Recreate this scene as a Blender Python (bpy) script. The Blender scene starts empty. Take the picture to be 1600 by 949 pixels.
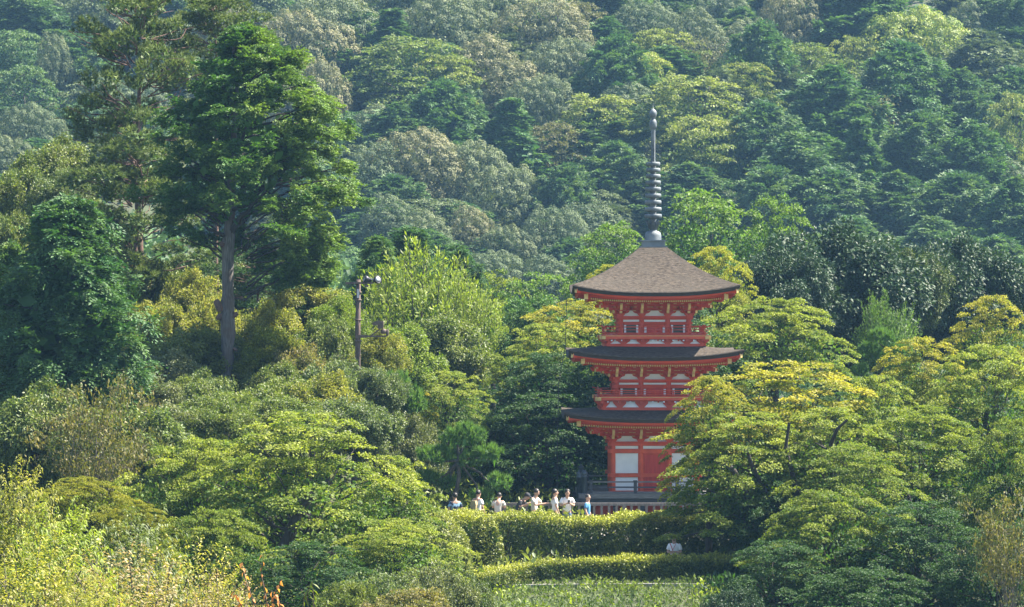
import bpy, bmesh, math, random
import numpy as np
from mathutils import Vector, Matrix, Euler

random.seed(7)
SC = bpy.context.scene
COL = SC.collection
R = math.radians

# ------------------------------------------------------------------ camera, world, sun, exposure
F = 6160.0            # focal length in photo pixels (photo 1600 px wide)
CZ = 7.7              # eye height above the origin level
cam_d = bpy.data.cameras.new('camera')
cam = bpy.data.objects.new('camera', cam_d)
COL.objects.link(cam)
cam_d.sensor_width = 36.0
cam_d.lens = 36.0 * F / 1600.0
cam_d.clip_start = 0.5
cam_d.clip_end = 3000
cam.location = (0, 0, CZ)
cam.rotation_euler = (R(90), 0, 0)
SC.camera = cam

SUN_DIR = Vector((0.56, 0.13, 0.82)).normalized()      # towards the sun: high, behind the pagoda and to the right
SUN_EL = math.asin(SUN_DIR.z)
SUN_AZ = math.atan2(SUN_DIR.x, SUN_DIR.y)
world = bpy.data.worlds.new('World')
SC.world = world
world.use_nodes = True
wn = world.node_tree
wn.nodes.clear()
sky = wn.nodes.new('ShaderNodeTexSky')
sky.sky_type = 'NISHITA'
sky.sun_disc = False
sky.sun_elevation = SUN_EL
sky.sun_rotation = SUN_AZ
bg = wn.nodes.new('ShaderNodeBackground')
bg.inputs['Strength'].default_value = 0.075
wo = wn.nodes.new('ShaderNodeOutputWorld')
wn.links.new(sky.outputs[0], bg.inputs[0])
wn.links.new(bg.outputs[0], wo.inputs[0])
sun_d = bpy.data.lights.new('sun', 'SUN')
sun_d.energy = 5.0
sun_d.angle = R(0.5)
sun_d.color = (1.0, 0.93, 0.80)
sun = bpy.data.objects.new('sun', sun_d)
COL.objects.link(sun)
sun.rotation_euler = (-SUN_DIR).to_track_quat('-Z', 'Y').to_euler()
sun.location = (40, 60, 90)
SC.view_settings.view_transform = 'Standard'
SC.view_settings.look = 'None'
SC.view_settings.exposure = 2.2
SC.view_settings.gamma = 1.0
SC.cycles.max_bounces = 6
SC.cycles.diffuse_bounces = 4
SC.cycles.transmission_bounces = 4
SC.cycles.glossy_bounces = 2
SC.cycles.volume_bounces = 0
SC.cycles.sample_clamp_indirect = 6.0

def W(px, py, Y):
    return ((px - 800.0) / F * Y, Y, CZ - (py - 474.5) / F * Y)

# ------------------------------------------------------------------ materials
def new_mat(name):
    m = bpy.data.materials.new(name)
    m.use_nodes = True
    m.node_tree.nodes.clear()
    return m, m.node_tree.nodes, m.node_tree.links

def leaf_mat(name, base, tip, trans=0.38, rough=0.55, spec=0.3, warm=1.25):
    """leaves: per-leaf tone and a second leaf colour (autumn, new growth and painted sunlit tops), light passes through them"""
    m, n, l = new_mat(name)
    out = n.new('ShaderNodeOutputMaterial')
    av = n.new('ShaderNodeAttribute'); av.attribute_name = 'tone'
    at = n.new('ShaderNodeAttribute'); at.attribute_name = 'tint'
    mx = n.new('ShaderNodeMix'); mx.data_type = 'RGBA'
    mx.inputs[6].default_value = (*base, 1); mx.inputs[7].default_value = (*tip, 1)
    l.new(at.outputs['Fac'], mx.inputs[0])
    mr = n.new('ShaderNodeMapRange')
    mr.inputs[3].default_value = 0.6; mr.inputs[4].default_value = 1.45
    l.new(av.outputs['Fac'], mr.inputs[0])
    sc = n.new('ShaderNodeVectorMath'); sc.operation = 'SCALE'
    l.new(mx.outputs[2], sc.inputs[0]); l.new(mr.outputs[0], sc.inputs['Scale'])
    p = n.new('ShaderNodeBsdfPrincipled')
    p.inputs['Roughness'].default_value = rough
    p.inputs['Specular IOR Level'].default_value = spec
    l.new(sc.outputs[0], p.inputs['Base Color'])
    t = n.new('ShaderNodeBsdfTranslucent')
    tm = n.new('ShaderNodeVectorMath'); tm.operation = 'MULTIPLY'
    tm.inputs[1].default_value = (1.0 * warm, 1.35, 0.5)
    l.new(sc.outputs[0], tm.inputs[0]); l.new(tm.outputs[0], t.inputs[0])
    ms = n.new('ShaderNodeMixShader'); ms.inputs[0].default_value = trans
    l.new(p.outputs[0], ms.inputs[1]); l.new(t.outputs[0], ms.inputs[2])
    l.new(ms.outputs[0], out.inputs[0])
    return m

def solid_mat(name, c1, c2=None, rough=0.7, metal=0.0, scale=6.0, stretch=(1, 1, 1), bump=0.0, detail=6.0, spec=0.4, thr=(0.35, 0.65), c3=None):
    m, n, l = new_mat(name)
    out = n.new('ShaderNodeOutputMaterial')
    p = n.new('ShaderNodeBsdfPrincipled')
    p.inputs['Roughness'].default_value = rough
    p.inputs['Metallic'].default_value = metal
    p.inputs['Specular IOR Level'].default_value = spec
    tc = n.new('ShaderNodeTexCoord')
    mp = n.new('ShaderNodeMapping'); mp.inputs['Scale'].default_value = stretch
    l.new(tc.outputs['Object'], mp.inputs[0])
    nz = n.new('ShaderNodeTexNoise'); nz.inputs['Scale'].default_value = scale; nz.inputs['Detail'].default_value = detail
    l.new(mp.outputs[0], nz.inputs[0])
    if c2 is None: c2 = tuple(x * 0.8 for x in c1)
    cr = n.new('ShaderNodeValToRGB')
    cr.color_ramp.elements[0].position = thr[0]; cr.color_ramp.elements[0].color = (*c1, 1)
    cr.color_ramp.elements[1].position = thr[1]; cr.color_ramp.elements[1].color = (*c2, 1)
    l.new(nz.outputs['Fac'], cr.inputs[0])
    src = cr.outputs[0]
    if c3 is not None:
        nz2 = n.new('ShaderNodeTexNoise'); nz2.inputs['Scale'].default_value = scale * 0.17; nz2.inputs['Detail'].default_value = 5
        l.new(tc.outputs['Object'], nz2.inputs[0])
        r2 = n.new('ShaderNodeMapRange'); r2.inputs[1].default_value = 0.42; r2.inputs[2].default_value = 0.66
        l.new(nz2.outputs['Fac'], r2.inputs[0])
        mx = n.new('ShaderNodeMix'); mx.data_type = 'RGBA'; mx.inputs[7].default_value = (*c3, 1)
        l.new(r2.outputs[0], mx.inputs[0]); l.new(src, mx.inputs[6]); src = mx.outputs[2]
    l.new(src, p.inputs['Base Color'])
    if bump:
        b = n.new('ShaderNodeBump'); b.inputs['Strength'].default_value = bump; b.inputs['Distance'].default_value = 0.04
        l.new(nz.outputs['Fac'], b.inputs['Height']); l.new(b.outputs[0], p.inputs['Normal'])
    l.new(p.outputs[0], out.inputs[0])
    return m

M = {}
# leaves: name -> (base, second colour, translucency, roughness, specular)
for k, v in {
    'shii_grey': ((0.105, 0.145, 0.070), (0.25, 0.275, 0.14), .20, .7, .22),
    'shii_tan': ((0.135, 0.155, 0.072), (0.34, 0.31, 0.17), .20, .7, .22),
    'shii_dark': ((0.088, 0.130, 0.064), (0.20, 0.24, 0.12), .20, .7, .22),
    'hill_yellow': ((0.11, 0.17, 0.040), (0.29, 0.31, 0.075), .33, .6, .25),
    'hill_bright': ((0.17, 0.25, 0.045), (0.40, 0.42, 0.09), .33, .55, .3),
    'hill_green': ((0.085, 0.145, 0.038), (0.20, 0.24, 0.06), .33, .6, .25),
    'hill_dull': ((0.105, 0.125, 0.055), (0.22, 0.20, 0.10), .3, .6, .25),
    'cedar': ((0.060, 0.140, 0.048), (0.14, 0.23, 0.065), .28, .6, .25),
    'cedar_blue': ((0.065, 0.142, 0.058), (0.16, 0.235, 0.080), .28, .6, .25),
    'cypress': ((0.060, 0.150, 0.032), (0.18, 0.26, 0.048), .32, .6, .3),
    'cypress_dk': ((0.045, 0.125, 0.042), (0.11, 0.19, 0.05), .28, .6, .3),
    'maple_gold': ((0.098, 0.165, 0.024), (0.44, 0.37, 0.050), .40, .6, .25),
    'maple_yel': ((0.086, 0.160, 0.028), (0.33, 0.35, 0.055), .40, .6, .25),
    'maple_green': ((0.055, 0.125, 0.024), (0.24, 0.27, 0.035), .40, .6, .25),
    'maple_deep': ((0.024, 0.072, 0.020), (0.06, 0.11, 0.025), .34, .6, .25),  # maple leaf darkened to paint the shade of the grove and lower right
    'golden': ((0.17, 0.22, 0.024), (0.42, 0.38, 0.045), .40, .6, .25),
    'zelkova':     ((0.080, 0.170, 0.030), (0.16, 0.24, 0.040), .42, .55, .3),
    'glossy': ((0.026, 0.062, 0.026), (0.07, 0.11, 0.042), .16, .55, .3),
    'glossy_lit': ((0.048, 0.092, 0.028), (0.17, 0.19, 0.04), .22, .55, .3),  # brighter, yellower copy of glossy with sunlight put into the leaf colour
    'leafy_mid': ((0.090, 0.150, 0.036), (0.28, 0.30, 0.065), .32, .5, .35),
    'near_yellow': ((0.12, 0.175, 0.032), (0.43, 0.38, 0.070), .42, .5, .35),
    'olive': ((0.100, 0.155, 0.034), (0.28, 0.29, 0.06), .36, .5, .4),
    'yellow_leaf': ((0.16, 0.20, 0.042), (0.50, 0.43, 0.085), .42, .5, .35),
    'lime': ((0.13, 0.21, 0.026), (0.33, 0.37, 0.045), .40, .5, .35),
    'pale_green': ((0.090, 0.140, 0.045), (0.24, 0.27, 0.11), .34, .5, .4),
    'grey_shrub': ((0.11, 0.145, 0.058), (0.29, 0.29, 0.13), .30, .5, .4),
    'autumn': ((0.10, 0.12, 0.035), (0.24, 0.19, 0.06), .36, .55, .3),
    'rusty': ((0.14, 0.17, 0.05), (0.38, 0.27, 0.12), .38, .5, .4),
    'orange_leaf': ((0.50, 0.17, 0.05), (0.62, 0.30, 0.10), .42, .5, .3),
    'pine': ((0.075, 0.170, 0.045), (0.18, 0.30, 0.06), .35, .55, .3),
    'pine_old': ((0.085, 0.140, 0.040), (0.20, 0.24, 0.07), .25, .6, .25),
    'pine_deep': ((0.045, 0.110, 0.036), (0.10, 0.16, 0.045), .25, .6, .25),
    'hedge': ((0.040, 0.072, 0.018), (0.34, 0.34, 0.050), .30, .5, .4),  # second colour carries the sunlight painted on clipped tops
    'grass': ((0.055, 0.095, 0.022), (0.14, 0.17, 0.04), .35, .6, .3),
    'moss_maple':  ((0.115, 0.155, 0.012), (0.27, 0.25, 0.02), .35, .6, .2),
}.items():
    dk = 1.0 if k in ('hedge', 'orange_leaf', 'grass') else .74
    M[k] = leaf_mat('leaf_' + k, tuple(c*dk for c in v[0]), tuple(c*(dk+.10) for c in v[1]), v[2], v[3], v[4])  # base darkened towards foliage shade, second colour kept brighter for lit tops
M['bark'] = solid_mat('bark', (0.11, 0.095, 0.08), (0.055, 0.048, 0.042), .9, scale=9, stretch=(3, 3, .5), bump=.6)
M['bark_dark'] = solid_mat('bark_dark', (0.055, 0.045, 0.038), (0.028, 0.024, 0.02), .9, scale=9, stretch=(3, 3, .5), bump=.5)
M['bark_grey'] = solid_mat('bark_grey', (0.19, 0.18, 0.17), (0.055, 0.05, 0.047), .9, scale=7, stretch=(5, 5, .3), bump=1.0, c3=(.10, .075, .06))
M['bark_pale'] = solid_mat('bark_pale', (0.17, 0.145, 0.12), (0.10, 0.085, 0.07), .85, scale=9, stretch=(3, 3, .5))
M['bark_red'] = solid_mat('bark_red', (0.17, 0.10, 0.075), (0.08, 0.05, 0.04), .9, scale=9, stretch=(3, 3, .6), bump=.5)
M['soil'] = solid_mat('soil', (0.035, 0.045, 0.018), (0.055, 0.055, 0.028), .95, scale=1.2, bump=.3, c3=(0.05, 0.07, 0.025))
M['path'] = solid_mat('path', (0.20, 0.18, 0.15), (0.15, 0.135, 0.11), .95, scale=8)
M['stone'] = solid_mat('stone', (0.34, 0.32, 0.28), (0.20, 0.19, 0.16), .9, scale=14, bump=.4)
M['red'] = solid_mat('vermilion', (0.60, 0.074, 0.030), (0.47, 0.056, 0.026), .6, scale=3, spec=.25, c3=(0.50, 0.085, 0.05))
M['red_lower'] = solid_mat('vermilion_orange', (0.68, 0.100, 0.036), (0.55, 0.072, 0.030), .5, scale=3, spec=.35)
M['red_door'] = solid_mat('vermilion_door', (0.60, 0.055, 0.033), (0.48, 0.042, 0.027), .55, scale=3, stretch=(4, 4, .4))
M['plaster'] = solid_mat('plaster', (0.80, 0.80, 0.78), (0.70, 0.71, 0.70), .8, scale=2.5, c3=(.66, .65, .61))
M['gold'] = solid_mat('gilt', (0.62, 0.44, 0.16), (0.50, 0.34, 0.13), .45, metal=.35, scale=9)
M['slat'] = solid_mat('slat_green', (0.10, 0.13, 0.10), (0.07, 0.09, 0.07), .7)
M['verdigris'] = solid_mat('bronze', (0.13, 0.15, 0.165), (0.07, 0.085, 0.10), .65, metal=.1, scale=9, c3=(.18, .20, .21))
M['verdigris_dk'] = solid_mat('dark_bronze', (0.10, 0.12, 0.14), (0.06, 0.075, 0.09), .5, metal=.4, scale=7)
M['weathered'] = solid_mat('weathered_wood', (0.20, 0.19, 0.18), (0.12, 0.11, 0.105), .85, scale=7, stretch=(.6, 6, 6), bump=.3)
M['weathered_dk'] = solid_mat('dark_weathered_wood', (0.075, 0.075, 0.082), (0.045, 0.045, 0.05), .8, scale=7, stretch=(.6, 6, 6), bump=.3)
M['fence_wood'] = solid_mat('fence_wood', (0.20, 0.175, 0.165), (0.13, 0.115, 0.11), .85, scale=6, stretch=(4, 4, .6))
M['pole_wood'] = solid_mat('pole_wood', (0.13, 0.09, 0.075), (0.07, 0.05, 0.042), .9, scale=8, stretch=(5, 5, .4), bump=.5)
M['rust'] = solid_mat('rusty_metal', (0.14, 0.10, 0.085), (0.09, 0.065, 0.055), .7, metal=.2, scale=9)
M['black_metal'] = solid_mat('black_metal', (0.04, 0.04, 0.045), (0.025, 0.025, 0.03), .45, metal=.5)
M['zinc'] = solid_mat('zinc', (0.45, 0.45, 0.48), (0.35, 0.35, 0.38), .4, metal=.6)

def roof_mat(name, c1, c2, c3, c4):
    """cypress bark roofing: rough fibres, fine courses that follow the slope, mossy patches"""
    m, n, l = new_mat(name)
    out = n.new('ShaderNodeOutputMaterial')
    p = n.new('ShaderNodeBsdfPrincipled'); p.inputs['Roughness'].default_value = .92
    p.inputs['Specular IOR Level'].default_value = .15
    tc = n.new('ShaderNodeTexCoord')
    def noise(scale, stretch, detail=8):
        mp = n.new('ShaderNodeMapping'); mp.inputs['Scale'].default_value = stretch
        l.new(tc.outputs['Object'], mp.inputs[0])
        z = n.new('ShaderNodeTexNoise'); z.inputs['Scale'].default_value = scale; z.inputs['Detail'].default_value = detail
        z.inputs['Roughness'].default_value = .65
        l.new(mp.outputs[0], z.inputs[0]); return z.outputs['Fac']
    a = noise(7, (1, 1, 3.5)); b = noise(1.1, (1, 1, 2.2), 6); c = noise(2.5, (.5, .5, 9), 3)
    cr = n.new('ShaderNodeValToRGB')
    cr.color_ramp.elements[0].position = .36; cr.color_ramp.elements[0].color = (*c2, 1)
    cr.color_ramp.elements[1].position = .64; cr.color_ramp.elements[1].color = (*c1, 1)
    l.new(a, cr.inputs[0])
    r1 = n.new('ShaderNodeMapRange'); r1.inputs[1].default_value = .45; r1.inputs[2].default_value = .68
    l.new(b, r1.inputs[0])
    m1 = n.new('ShaderNodeMix'); m1.data_type = 'RGBA'; m1.inputs[7].default_value = (*c3, 1)
    l.new(r1.outputs[0], m1.inputs[0]); l.new(cr.outputs[0], m1.inputs[6])
    r2 = n.new('ShaderNodeMapRange'); r2.inputs[1].default_value = .58; r2.inputs[2].default_value = .75; r2.inputs[4].default_value = .7
    l.new(c, r2.inputs[0])
    m2 = n.new('ShaderNodeMix'); m2.data_type = 'RGBA'; m2.inputs[7].default_value = (*c4, 1)
    l.new(r2.outputs[0], m2.inputs[0]); l.new(m1.outputs[2], m2.inputs[6])
    l.new(m2.outputs[2], p.inputs['Base Color'])
    bp = n.new('ShaderNodeBump'); bp.inputs['Strength'].default_value = .7; bp.inputs['Distance'].default_value = .04
    l.new(a, bp.inputs['Height']); l.new(bp.outputs[0], p.inputs['Normal'])
    l.new(p.outputs[0], out.inputs[0])
    return m
M['roof'] = roof_mat('cypress_bark', (0.092, 0.074, 0.058), (0.024, 0.019, 0.015), (0.060, 0.050, 0.040), (0.032, 0.026, 0.021))
M['roof_edge'] = solid_mat('bark_eave', (0.058, 0.048, 0.042), (0.032, 0.027, 0.024), .85, scale=5, stretch=(1, 1, 12), bump=.3)

# ------------------------------------------------------------------ object helpers
def link(name, me, parent=None, loc=(0, 0, 0), rot=(0, 0, 0), scale=(1, 1, 1), mat=None):
    o = bpy.data.objects.new(name, me)
    COL.objects.link(o)
    o.location = loc; o.rotation_euler = rot; o.scale = scale
    if parent is not None: o.parent = parent
    if mat is not None and me is not None:
        if not me.materials: me.materials.append(mat)
        if me.materials[0] is not mat:
            o.material_slots[0].link = 'OBJECT'
            o.material_slots[0].material = mat
    return o

def thing(name, label, cat, loc=(0, 0, 0), rotz=0.0, group=None):
    o = bpy.data.objects.new(name, None)
    COL.objects.link(o)
    o.empty_display_size = 0.3
    o.location = loc; o.rotation_euler = (0, 0, rotz)
    o['label'] = label; o['category'] = cat
    if group: o['group'] = group
    return o

def tag(o, label=None, cat=None, group=None, kind=None):
    if label: o['label'] = label
    if cat: o['category'] = cat
    if group: o['group'] = group
    if kind: o['kind'] = kind
    return o

def np_mesh(name, V, Fc, mats=(), midx=None, attrs=None, smooth=False):
    """V (n,3), Fc (m,k) with k = 3 or 4"""
    me = bpy.data.meshes.new(name)
    V = np.ascontiguousarray(V, dtype=np.float32); Fc = np.ascontiguousarray(Fc, dtype=np.int32)
    me.vertices.add(len(V)); me.vertices.foreach_set('co', V.ravel())
    k = Fc.shape[1]
    me.loops.add(Fc.size); me.loops.foreach_set('vertex_index', Fc.ravel())
    me.polygons.add(len(Fc))
    me.polygons.foreach_set('loop_start', np.arange(0, Fc.size, k, dtype=np.int32))
    try: me.polygons.foreach_set('loop_total', np.full(len(Fc), k, dtype=np.int32))
    except Exception: pass
    for m in mats: me.materials.append(m)
    if midx is not None: me.polygons.foreach_set('material_index', np.asarray(midx, dtype=np.int32))
    if smooth: me.polygons.foreach_set('use_smooth', np.ones(len(Fc), dtype=bool))
    if attrs:
        for an, av in attrs.items():
            a = me.attributes.new(an, 'FLOAT', 'FACE')
            a.data.foreach_set('value', np.ascontiguousarray(av, dtype=np.float32))
    me.update(calc_edges=True)
    return me

class MB:
    """collects quads and triangles of boxes, tubes, prisms into one mesh (several materials allowed)"""
    def __init__(s): s.v = []; s.f = []; s.m = []; s.sm = []
    def add(s, vs, fs, m=0, smooth=False):
        b = len(s.v); s.v.extend(tuple(v) for v in vs)
        for f in fs: s.f.append(tuple(b + i for i in f)); s.m.append(m); s.sm.append(smooth)
    def box(s, x0, x1, y0, y1, z0, z1, m=0):
        s.add([(x0,y0,z0),(x1,y0,z0),(x1,y1,z0),(x0,y1,z0),(x0,y0,z1),(x1,y0,z1),(x1,y1,z1),(x0,y1,z1)],
              [(0,3,2,1),(4,5,6,7),(0,1,5,4),(1,2,6,5),(2,3,7,6),(3,0,4,7)], m)
    def beam(s, a, b, w, h, m=0, mend=None, up=(0, 0, 1)):
        """square bar from a to b, w wide, h high"""
        a = Vector(a); b = Vector(b); d = (b - a).normalized(); u = Vector(up)
        sd = d.cross(u)
        if sd.length < 1e-5: sd = Vector((1, 0, 0))
        sd.normalize(); u = sd.cross(d).normalized()
        q = [(-w/2, -h/2), (w/2, -h/2), (w/2, h/2), (-w/2, h/2)]
        vs = [a + sd*x + u*y for x, y in q] + [b + sd*x + u*y for x, y in q]
        s.add(vs, [(0,4,5,1),(1,5,6,2),(2,6,7,3),(3,7,4,0),(0,1,2,3)], m)
        s.add(vs[4:], [(3,2,1,0)], m if mend is None else mend)
    def tube(s, pts, rad, n=8, m=0, cap=True):
        pts = [Vector(p) for p in pts]; vs = []; k = len(pts)
        prev = None
        for i, p in enumerate(pts):
            d = (pts[min(i+1, k-1)] - pts[max(i-1, 0)]).normalized()
            if prev is None:
                x = d.cross(Vector((0, 0, 1)));
                if x.length < 1e-3: x = Vector((1, 0, 0))
            else: x = prev - d * prev.dot(d)
            x.normalize(); prev = x; y = d.cross(x)
            for j in range(n):
                a = 2*math.pi*j/n
                vs.append(p + (x*math.cos(a) + y*math.sin(a)) * rad[i])
        fs = [(i*n+j, i*n+(j+1) % n, (i+1)*n+(j+1) % n, (i+1)*n+j) for i in range(k-1) for j in range(n)]
        s.add(vs, fs, m, True)
        if cap:
            b = len(s.v) - len(vs)
            s.f.append(tuple(b + j for j in range(n))[::-1]); s.m.append(m); s.sm.append(False)
            s.f.append(tuple(b + (k-1)*n + j for j in range(n))); s.m.append(m); s.sm.append(False)
    def lathe(s, prof, n=20, m=0, c=(0, 0)):
        vs = []
        for r, z in prof:
            for j in range(n):
                a = 2*math.pi*j/n; vs.append((c[0] + r*math.cos(a), c[1] + r*math.sin(a), z))
        k = len(prof)
        fs = [(i*n+j, i*n+(j+1) % n, (i+1)*n+(j+1) % n, (i+1)*n+j) for i in range(k-1) for j in range(n)]
        s.add(vs, fs, m, True)
    def poly(s, pts, y0, y1, m=0, axis='y'):
        """prism: outline (x,z) pushed from y0 to y1"""
        n = len(pts)
        if axis == 'y': A = [(x, y0, z) for x, z in pts]; B = [(x, y1, z) for x, z in pts]
        else: A = [(y0, x, z) for x, z in pts]; B = [(y1, x, z) for x, z in pts]
        s.add(A + B, [tuple(range(n)), tuple(range(2*n-1, n-1, -1))] + [(i, n+i, n+(i+1) % n, (i+1) % n) for i in range(n)], m)
    def xform(s, M4): s.v = [tuple(M4 @ Vector(v)) for v in s.v]; return s
    def mesh(s, name, mats):
        me = bpy.data.meshes.new(name)
        me.from_pydata(s.v, [], s.f)
        for m in mats: me.materials.append(m)
        me.polygons.foreach_set('material_index', s.m)
        me.polygons.foreach_set('use_smooth', s.sm)
        me.update()
        return me
    def build(s, name, mats, parent=None, **k):
        if not isinstance(mats, (list, tuple)): mats = [mats]
        return link(name, s.mesh(name, mats), parent, **k)

# ------------------------------------------------------------------ terrain
PY = np.array([-30, 40, 60, 95, 105, 112, 119, 124.2, 126.2, 131.5, 133, 135, 143, 158, 170, 200, 260, 320, 350, 480, 600, 700])
PZ = np.array([-6, -6, -5.6, -5.2, -4.4, -3.2, -1.75, -1.15, -1.55, -1.55, -.75, -.65, -.42, -.4, 0, 0, 1, 5, 9, 52, 92, 112])
def sst(t): t = np.clip(t, 0, 1); return t*t*(3-2*t)
def zg(x, y):
    x = np.asarray(x, dtype=float); y = np.asarray(y, dtype=float)
    z = np.interp(y, PY, PZ)
    left = sst((-x - 0.5)/10.0) * sst((y - 135)/25.0) * (1 - .6*sst((y - 260)/60))
    z = z + 6.4*left + 2.5*sst((-x - 13)/10.0)*sst((y - 148)/25)*(1 - sst((y - 260)/60))
    z = z + 6.0*sst((-x + 0.5)/6.0)*sst((100 - y)/18)*sst((y - 45)/15)
    z = z + sst((y-330)/60)*(2.5*np.sin(x*.045+1)+1.5*np.sin(x*.09+y*.05))
    z = z + 1.2*sst((x - 12)/8)*sst((y-124)/8)
    return z

def make_terrain():
    xs = np.concatenate([np.arange(-280, -45, 12.), np.arange(-45, 45, 1.25), np.arange(45, 281, 12.)])
    ys = np.concatenate([np.arange(-30, 60, 10.), np.arange(60, 118, 2.), np.arange(118, 175, .6), np.arange(175, 330, 6.), np.arange(330, 701, 8.)])
    X, Y = np.meshgrid(xs, ys)
    Z = zg(X, Y)
    V = np.stack([X, Y, Z], -1).reshape(-1, 3)
    nx, ny = len(xs), len(ys)
    i, j = np.meshgrid(np.arange(nx-1), np.arange(ny-1))
    a = (j*nx + i).ravel()
    Fc = np.stack([a, a+1, a+1+nx, a+nx], 1)
    o = link('ground', np_mesh('ground', V, Fc, [M['soil']], smooth=True))
    tag(o, 'dark sloping ground of the valley and hillside', kind='structure')
make_terrain()

# ------------------------------------------------------------------ foliage machinery (numpy)
def unit(a):
    return a / np.maximum(np.linalg.norm(a, axis=-1, keepdims=True), 1e-9)
UP = np.array([0., 0., 1.])

class Foliage:
    def __init__(s, seed):
        s.rng = np.random.default_rng(seed); s.P = []; s.D = []; s.N = []; s.L = []; s.Wd = []; s.T = []; s.limbs = []; s.G = []
    def rd(s, n): return unit(s.rng.normal(size=(n, 3)))
    def add(s, P, D, N, L, Wd, tint, tone=None):
        n = len(P)
        s.P.append(P); s.D.append(unit(D)); s.N.append(unit(N))
        s.L.append(np.broadcast_to(L, (n,)) * s.rng.uniform(.7, 1.25, n)); s.Wd.append(np.broadcast_to(Wd, (n,)) * s.rng.uniform(.75, 1.2, n))
        s.T.append(np.clip(np.broadcast_to(tint, (n,)) + s.rng.normal(0, .12, n), 0, 1))
        s.G.append(s.rng.uniform(0, 1, n) if tone is None else np.clip(tone + s.rng.normal(0, .22, n), 0, 1))
    def mesh(s, name, shape='rhomb', fold=.18, sag=.25):
        P, D, N, L, Wd, T, G = (np.concatenate(x) for x in (s.P, s.D, s.N, s.L, s.Wd, s.T, s.G))
        S = unit(np.cross(D, N)); N = np.cross(S, D); n = len(P)
        L = L[:, None]; Wd = Wd[:, None]
        b = np.arange(n)[:, None]
        if shape == 'rhomb':
            V = np.stack([P, P + D*L*.5 + S*Wd*.5 + N*Wd*fold, P + D*L, P + D*L*.5 - S*Wd*.5 + N*Wd*fold], 1).reshape(-1, 3)
            Fc = (b*4 + np.array([[0, 1, 2, 0, 2, 3]])).reshape(-1, 3); k = 2
        elif shape == 'needle':
            V = np.stack([P - S*Wd*.5, P + S*Wd*.5, P + D*L], 1).reshape(-1, 3)
            Fc = (b*3 + np.array([[0, 1, 2]])).reshape(-1, 3); k = 1
        else:  # lance: long leaf, folded at the midrib, tip hanging
            tip = P + D*L - UP*L*sag
            V = np.stack([P, P + D*L*.42 + S*Wd*.5 + N*Wd*fold, P + D*L*.5 - UP*L*sag*.15, P + D*L*.42 - S*Wd*.5 + N*Wd*fold, tip], 1).reshape(-1, 3)
            Fc = (b*5 + np.array([[0, 1, 2, 0, 2, 3, 1, 4, 2, 2, 4, 3]])).reshape(-1, 3); k = 4
        me = np_mesh(name, V, Fc, [], attrs={'tone': np.repeat(G, k), 'tint': np.repeat(T, k)})
        me['tris'] = n*k
        global TRIS; TRIS += n*k
        return me
    def bounds(s):
        P = np.concatenate(s.P)
        lo = np.percentile(P, 1.0, axis=0); hi = np.percentile(P, 99.0, axis=0)
        return lo, hi
TRIS = 0

def tubes(limbs, n=5):
    """limbs: list of (points (k,3), radii (k)) -> V, quads"""
    Vs = []; Fs = []; b = 0
    for pts, rad in limbs:
        pts = np.asarray(pts, float); rad = np.asarray(rad, float); k = len(pts)
        d = unit(np.gradient(pts, axis=0))
        x = np.cross(d, UP); bad = np.linalg.norm(x, axis=1) < .15
        x[bad] = np.cross(d[bad], np.array([0., 1., 0.])); x = unit(x); y = np.cross(d, x)
        a = np.arange(n)*2*math.pi/n
        V = pts[:, None] + (x[:, None]*np.cos(a)[None, :, None] + y[:, None]*np.sin(a)[None, :, None])*rad[:, None, None]
        Vs.append(V.reshape(-1, 3))
        i, j = np.meshgrid(np.arange(k-1), np.arange(n), indexing='ij')
        q = np.stack([i*n+j, i*n+(j+1) % n, (i+1)*n+(j+1) % n, (i+1)*n+j], -1).reshape(-1, 4) + b
        Fs.append(q); b += k*n
    return np.concatenate(Vs), np.concatenate(Fs)

def limb(rng, a, b, r0, r1, k=6, bend=.12, rise=.0):
    a = np.asarray(a, float); b = np.asarray(b, float); t = np.linspace(0, 1, k)[:, None]
    L = np.linalg.norm(b-a)
    p = a + (b-a)*t
    off = rng.normal(0, bend*L, 3)
    p = p + off*np.sin(t*math.pi) + UP*rise*L*np.sin(t*math.pi) + rng.normal(0, .025*L, (k, 3))*np.sin(t*math.pi)
    return p, np.linspace(r0, r1, k)

class Proto:
    def __init__(s, fo, name, shape='rhomb', lift=0.0, **k):
        s.lo, s.hi = fo.bounds(); s.me = fo.mesh(name, shape, **k); s.limbs = fo.limbs
        s.w = s.hi[0]-s.lo[0]; s.h = s.hi[2]-s.lo[2]; s.cx = (s.hi[0]+s.lo[0])/2
        s.tr = None
    def trunk_mesh(s, drop, tr, n=6):
        """limbs plus a bole that goes 'drop' below the crown, in proto units"""
        lb = list(s.limbs)
        zt = s.lo[2] + .55*s.h
        k = 8
        z = np.linspace(s.lo[2]-drop, zt, k)
        x = np.sin(z*.9+s.w)*.03*s.w*.3
        pts = np.stack([x + s.cx, np.cos(z*.7)*.01*s.w, z], 1)
        rad = np.linspace(tr*1.15, tr*.4, k); rad[0] *= 1.35
        lb.append((pts, rad))
        V, Fq = tubes(lb, n)
        return np_mesh('trunk', V, Fq, [], smooth=True)

def fill_inner(fo, c, r, n, L, tint=.1):
    d = fo.rd(n); u = fo.rng.uniform(0, 1, n)[:, None]**(1/3.)
    fo.add(np.asarray(c) + d*u*np.asarray(r), fo.rd(n), fo.rd(n), L, L*.7, tint)

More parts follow.
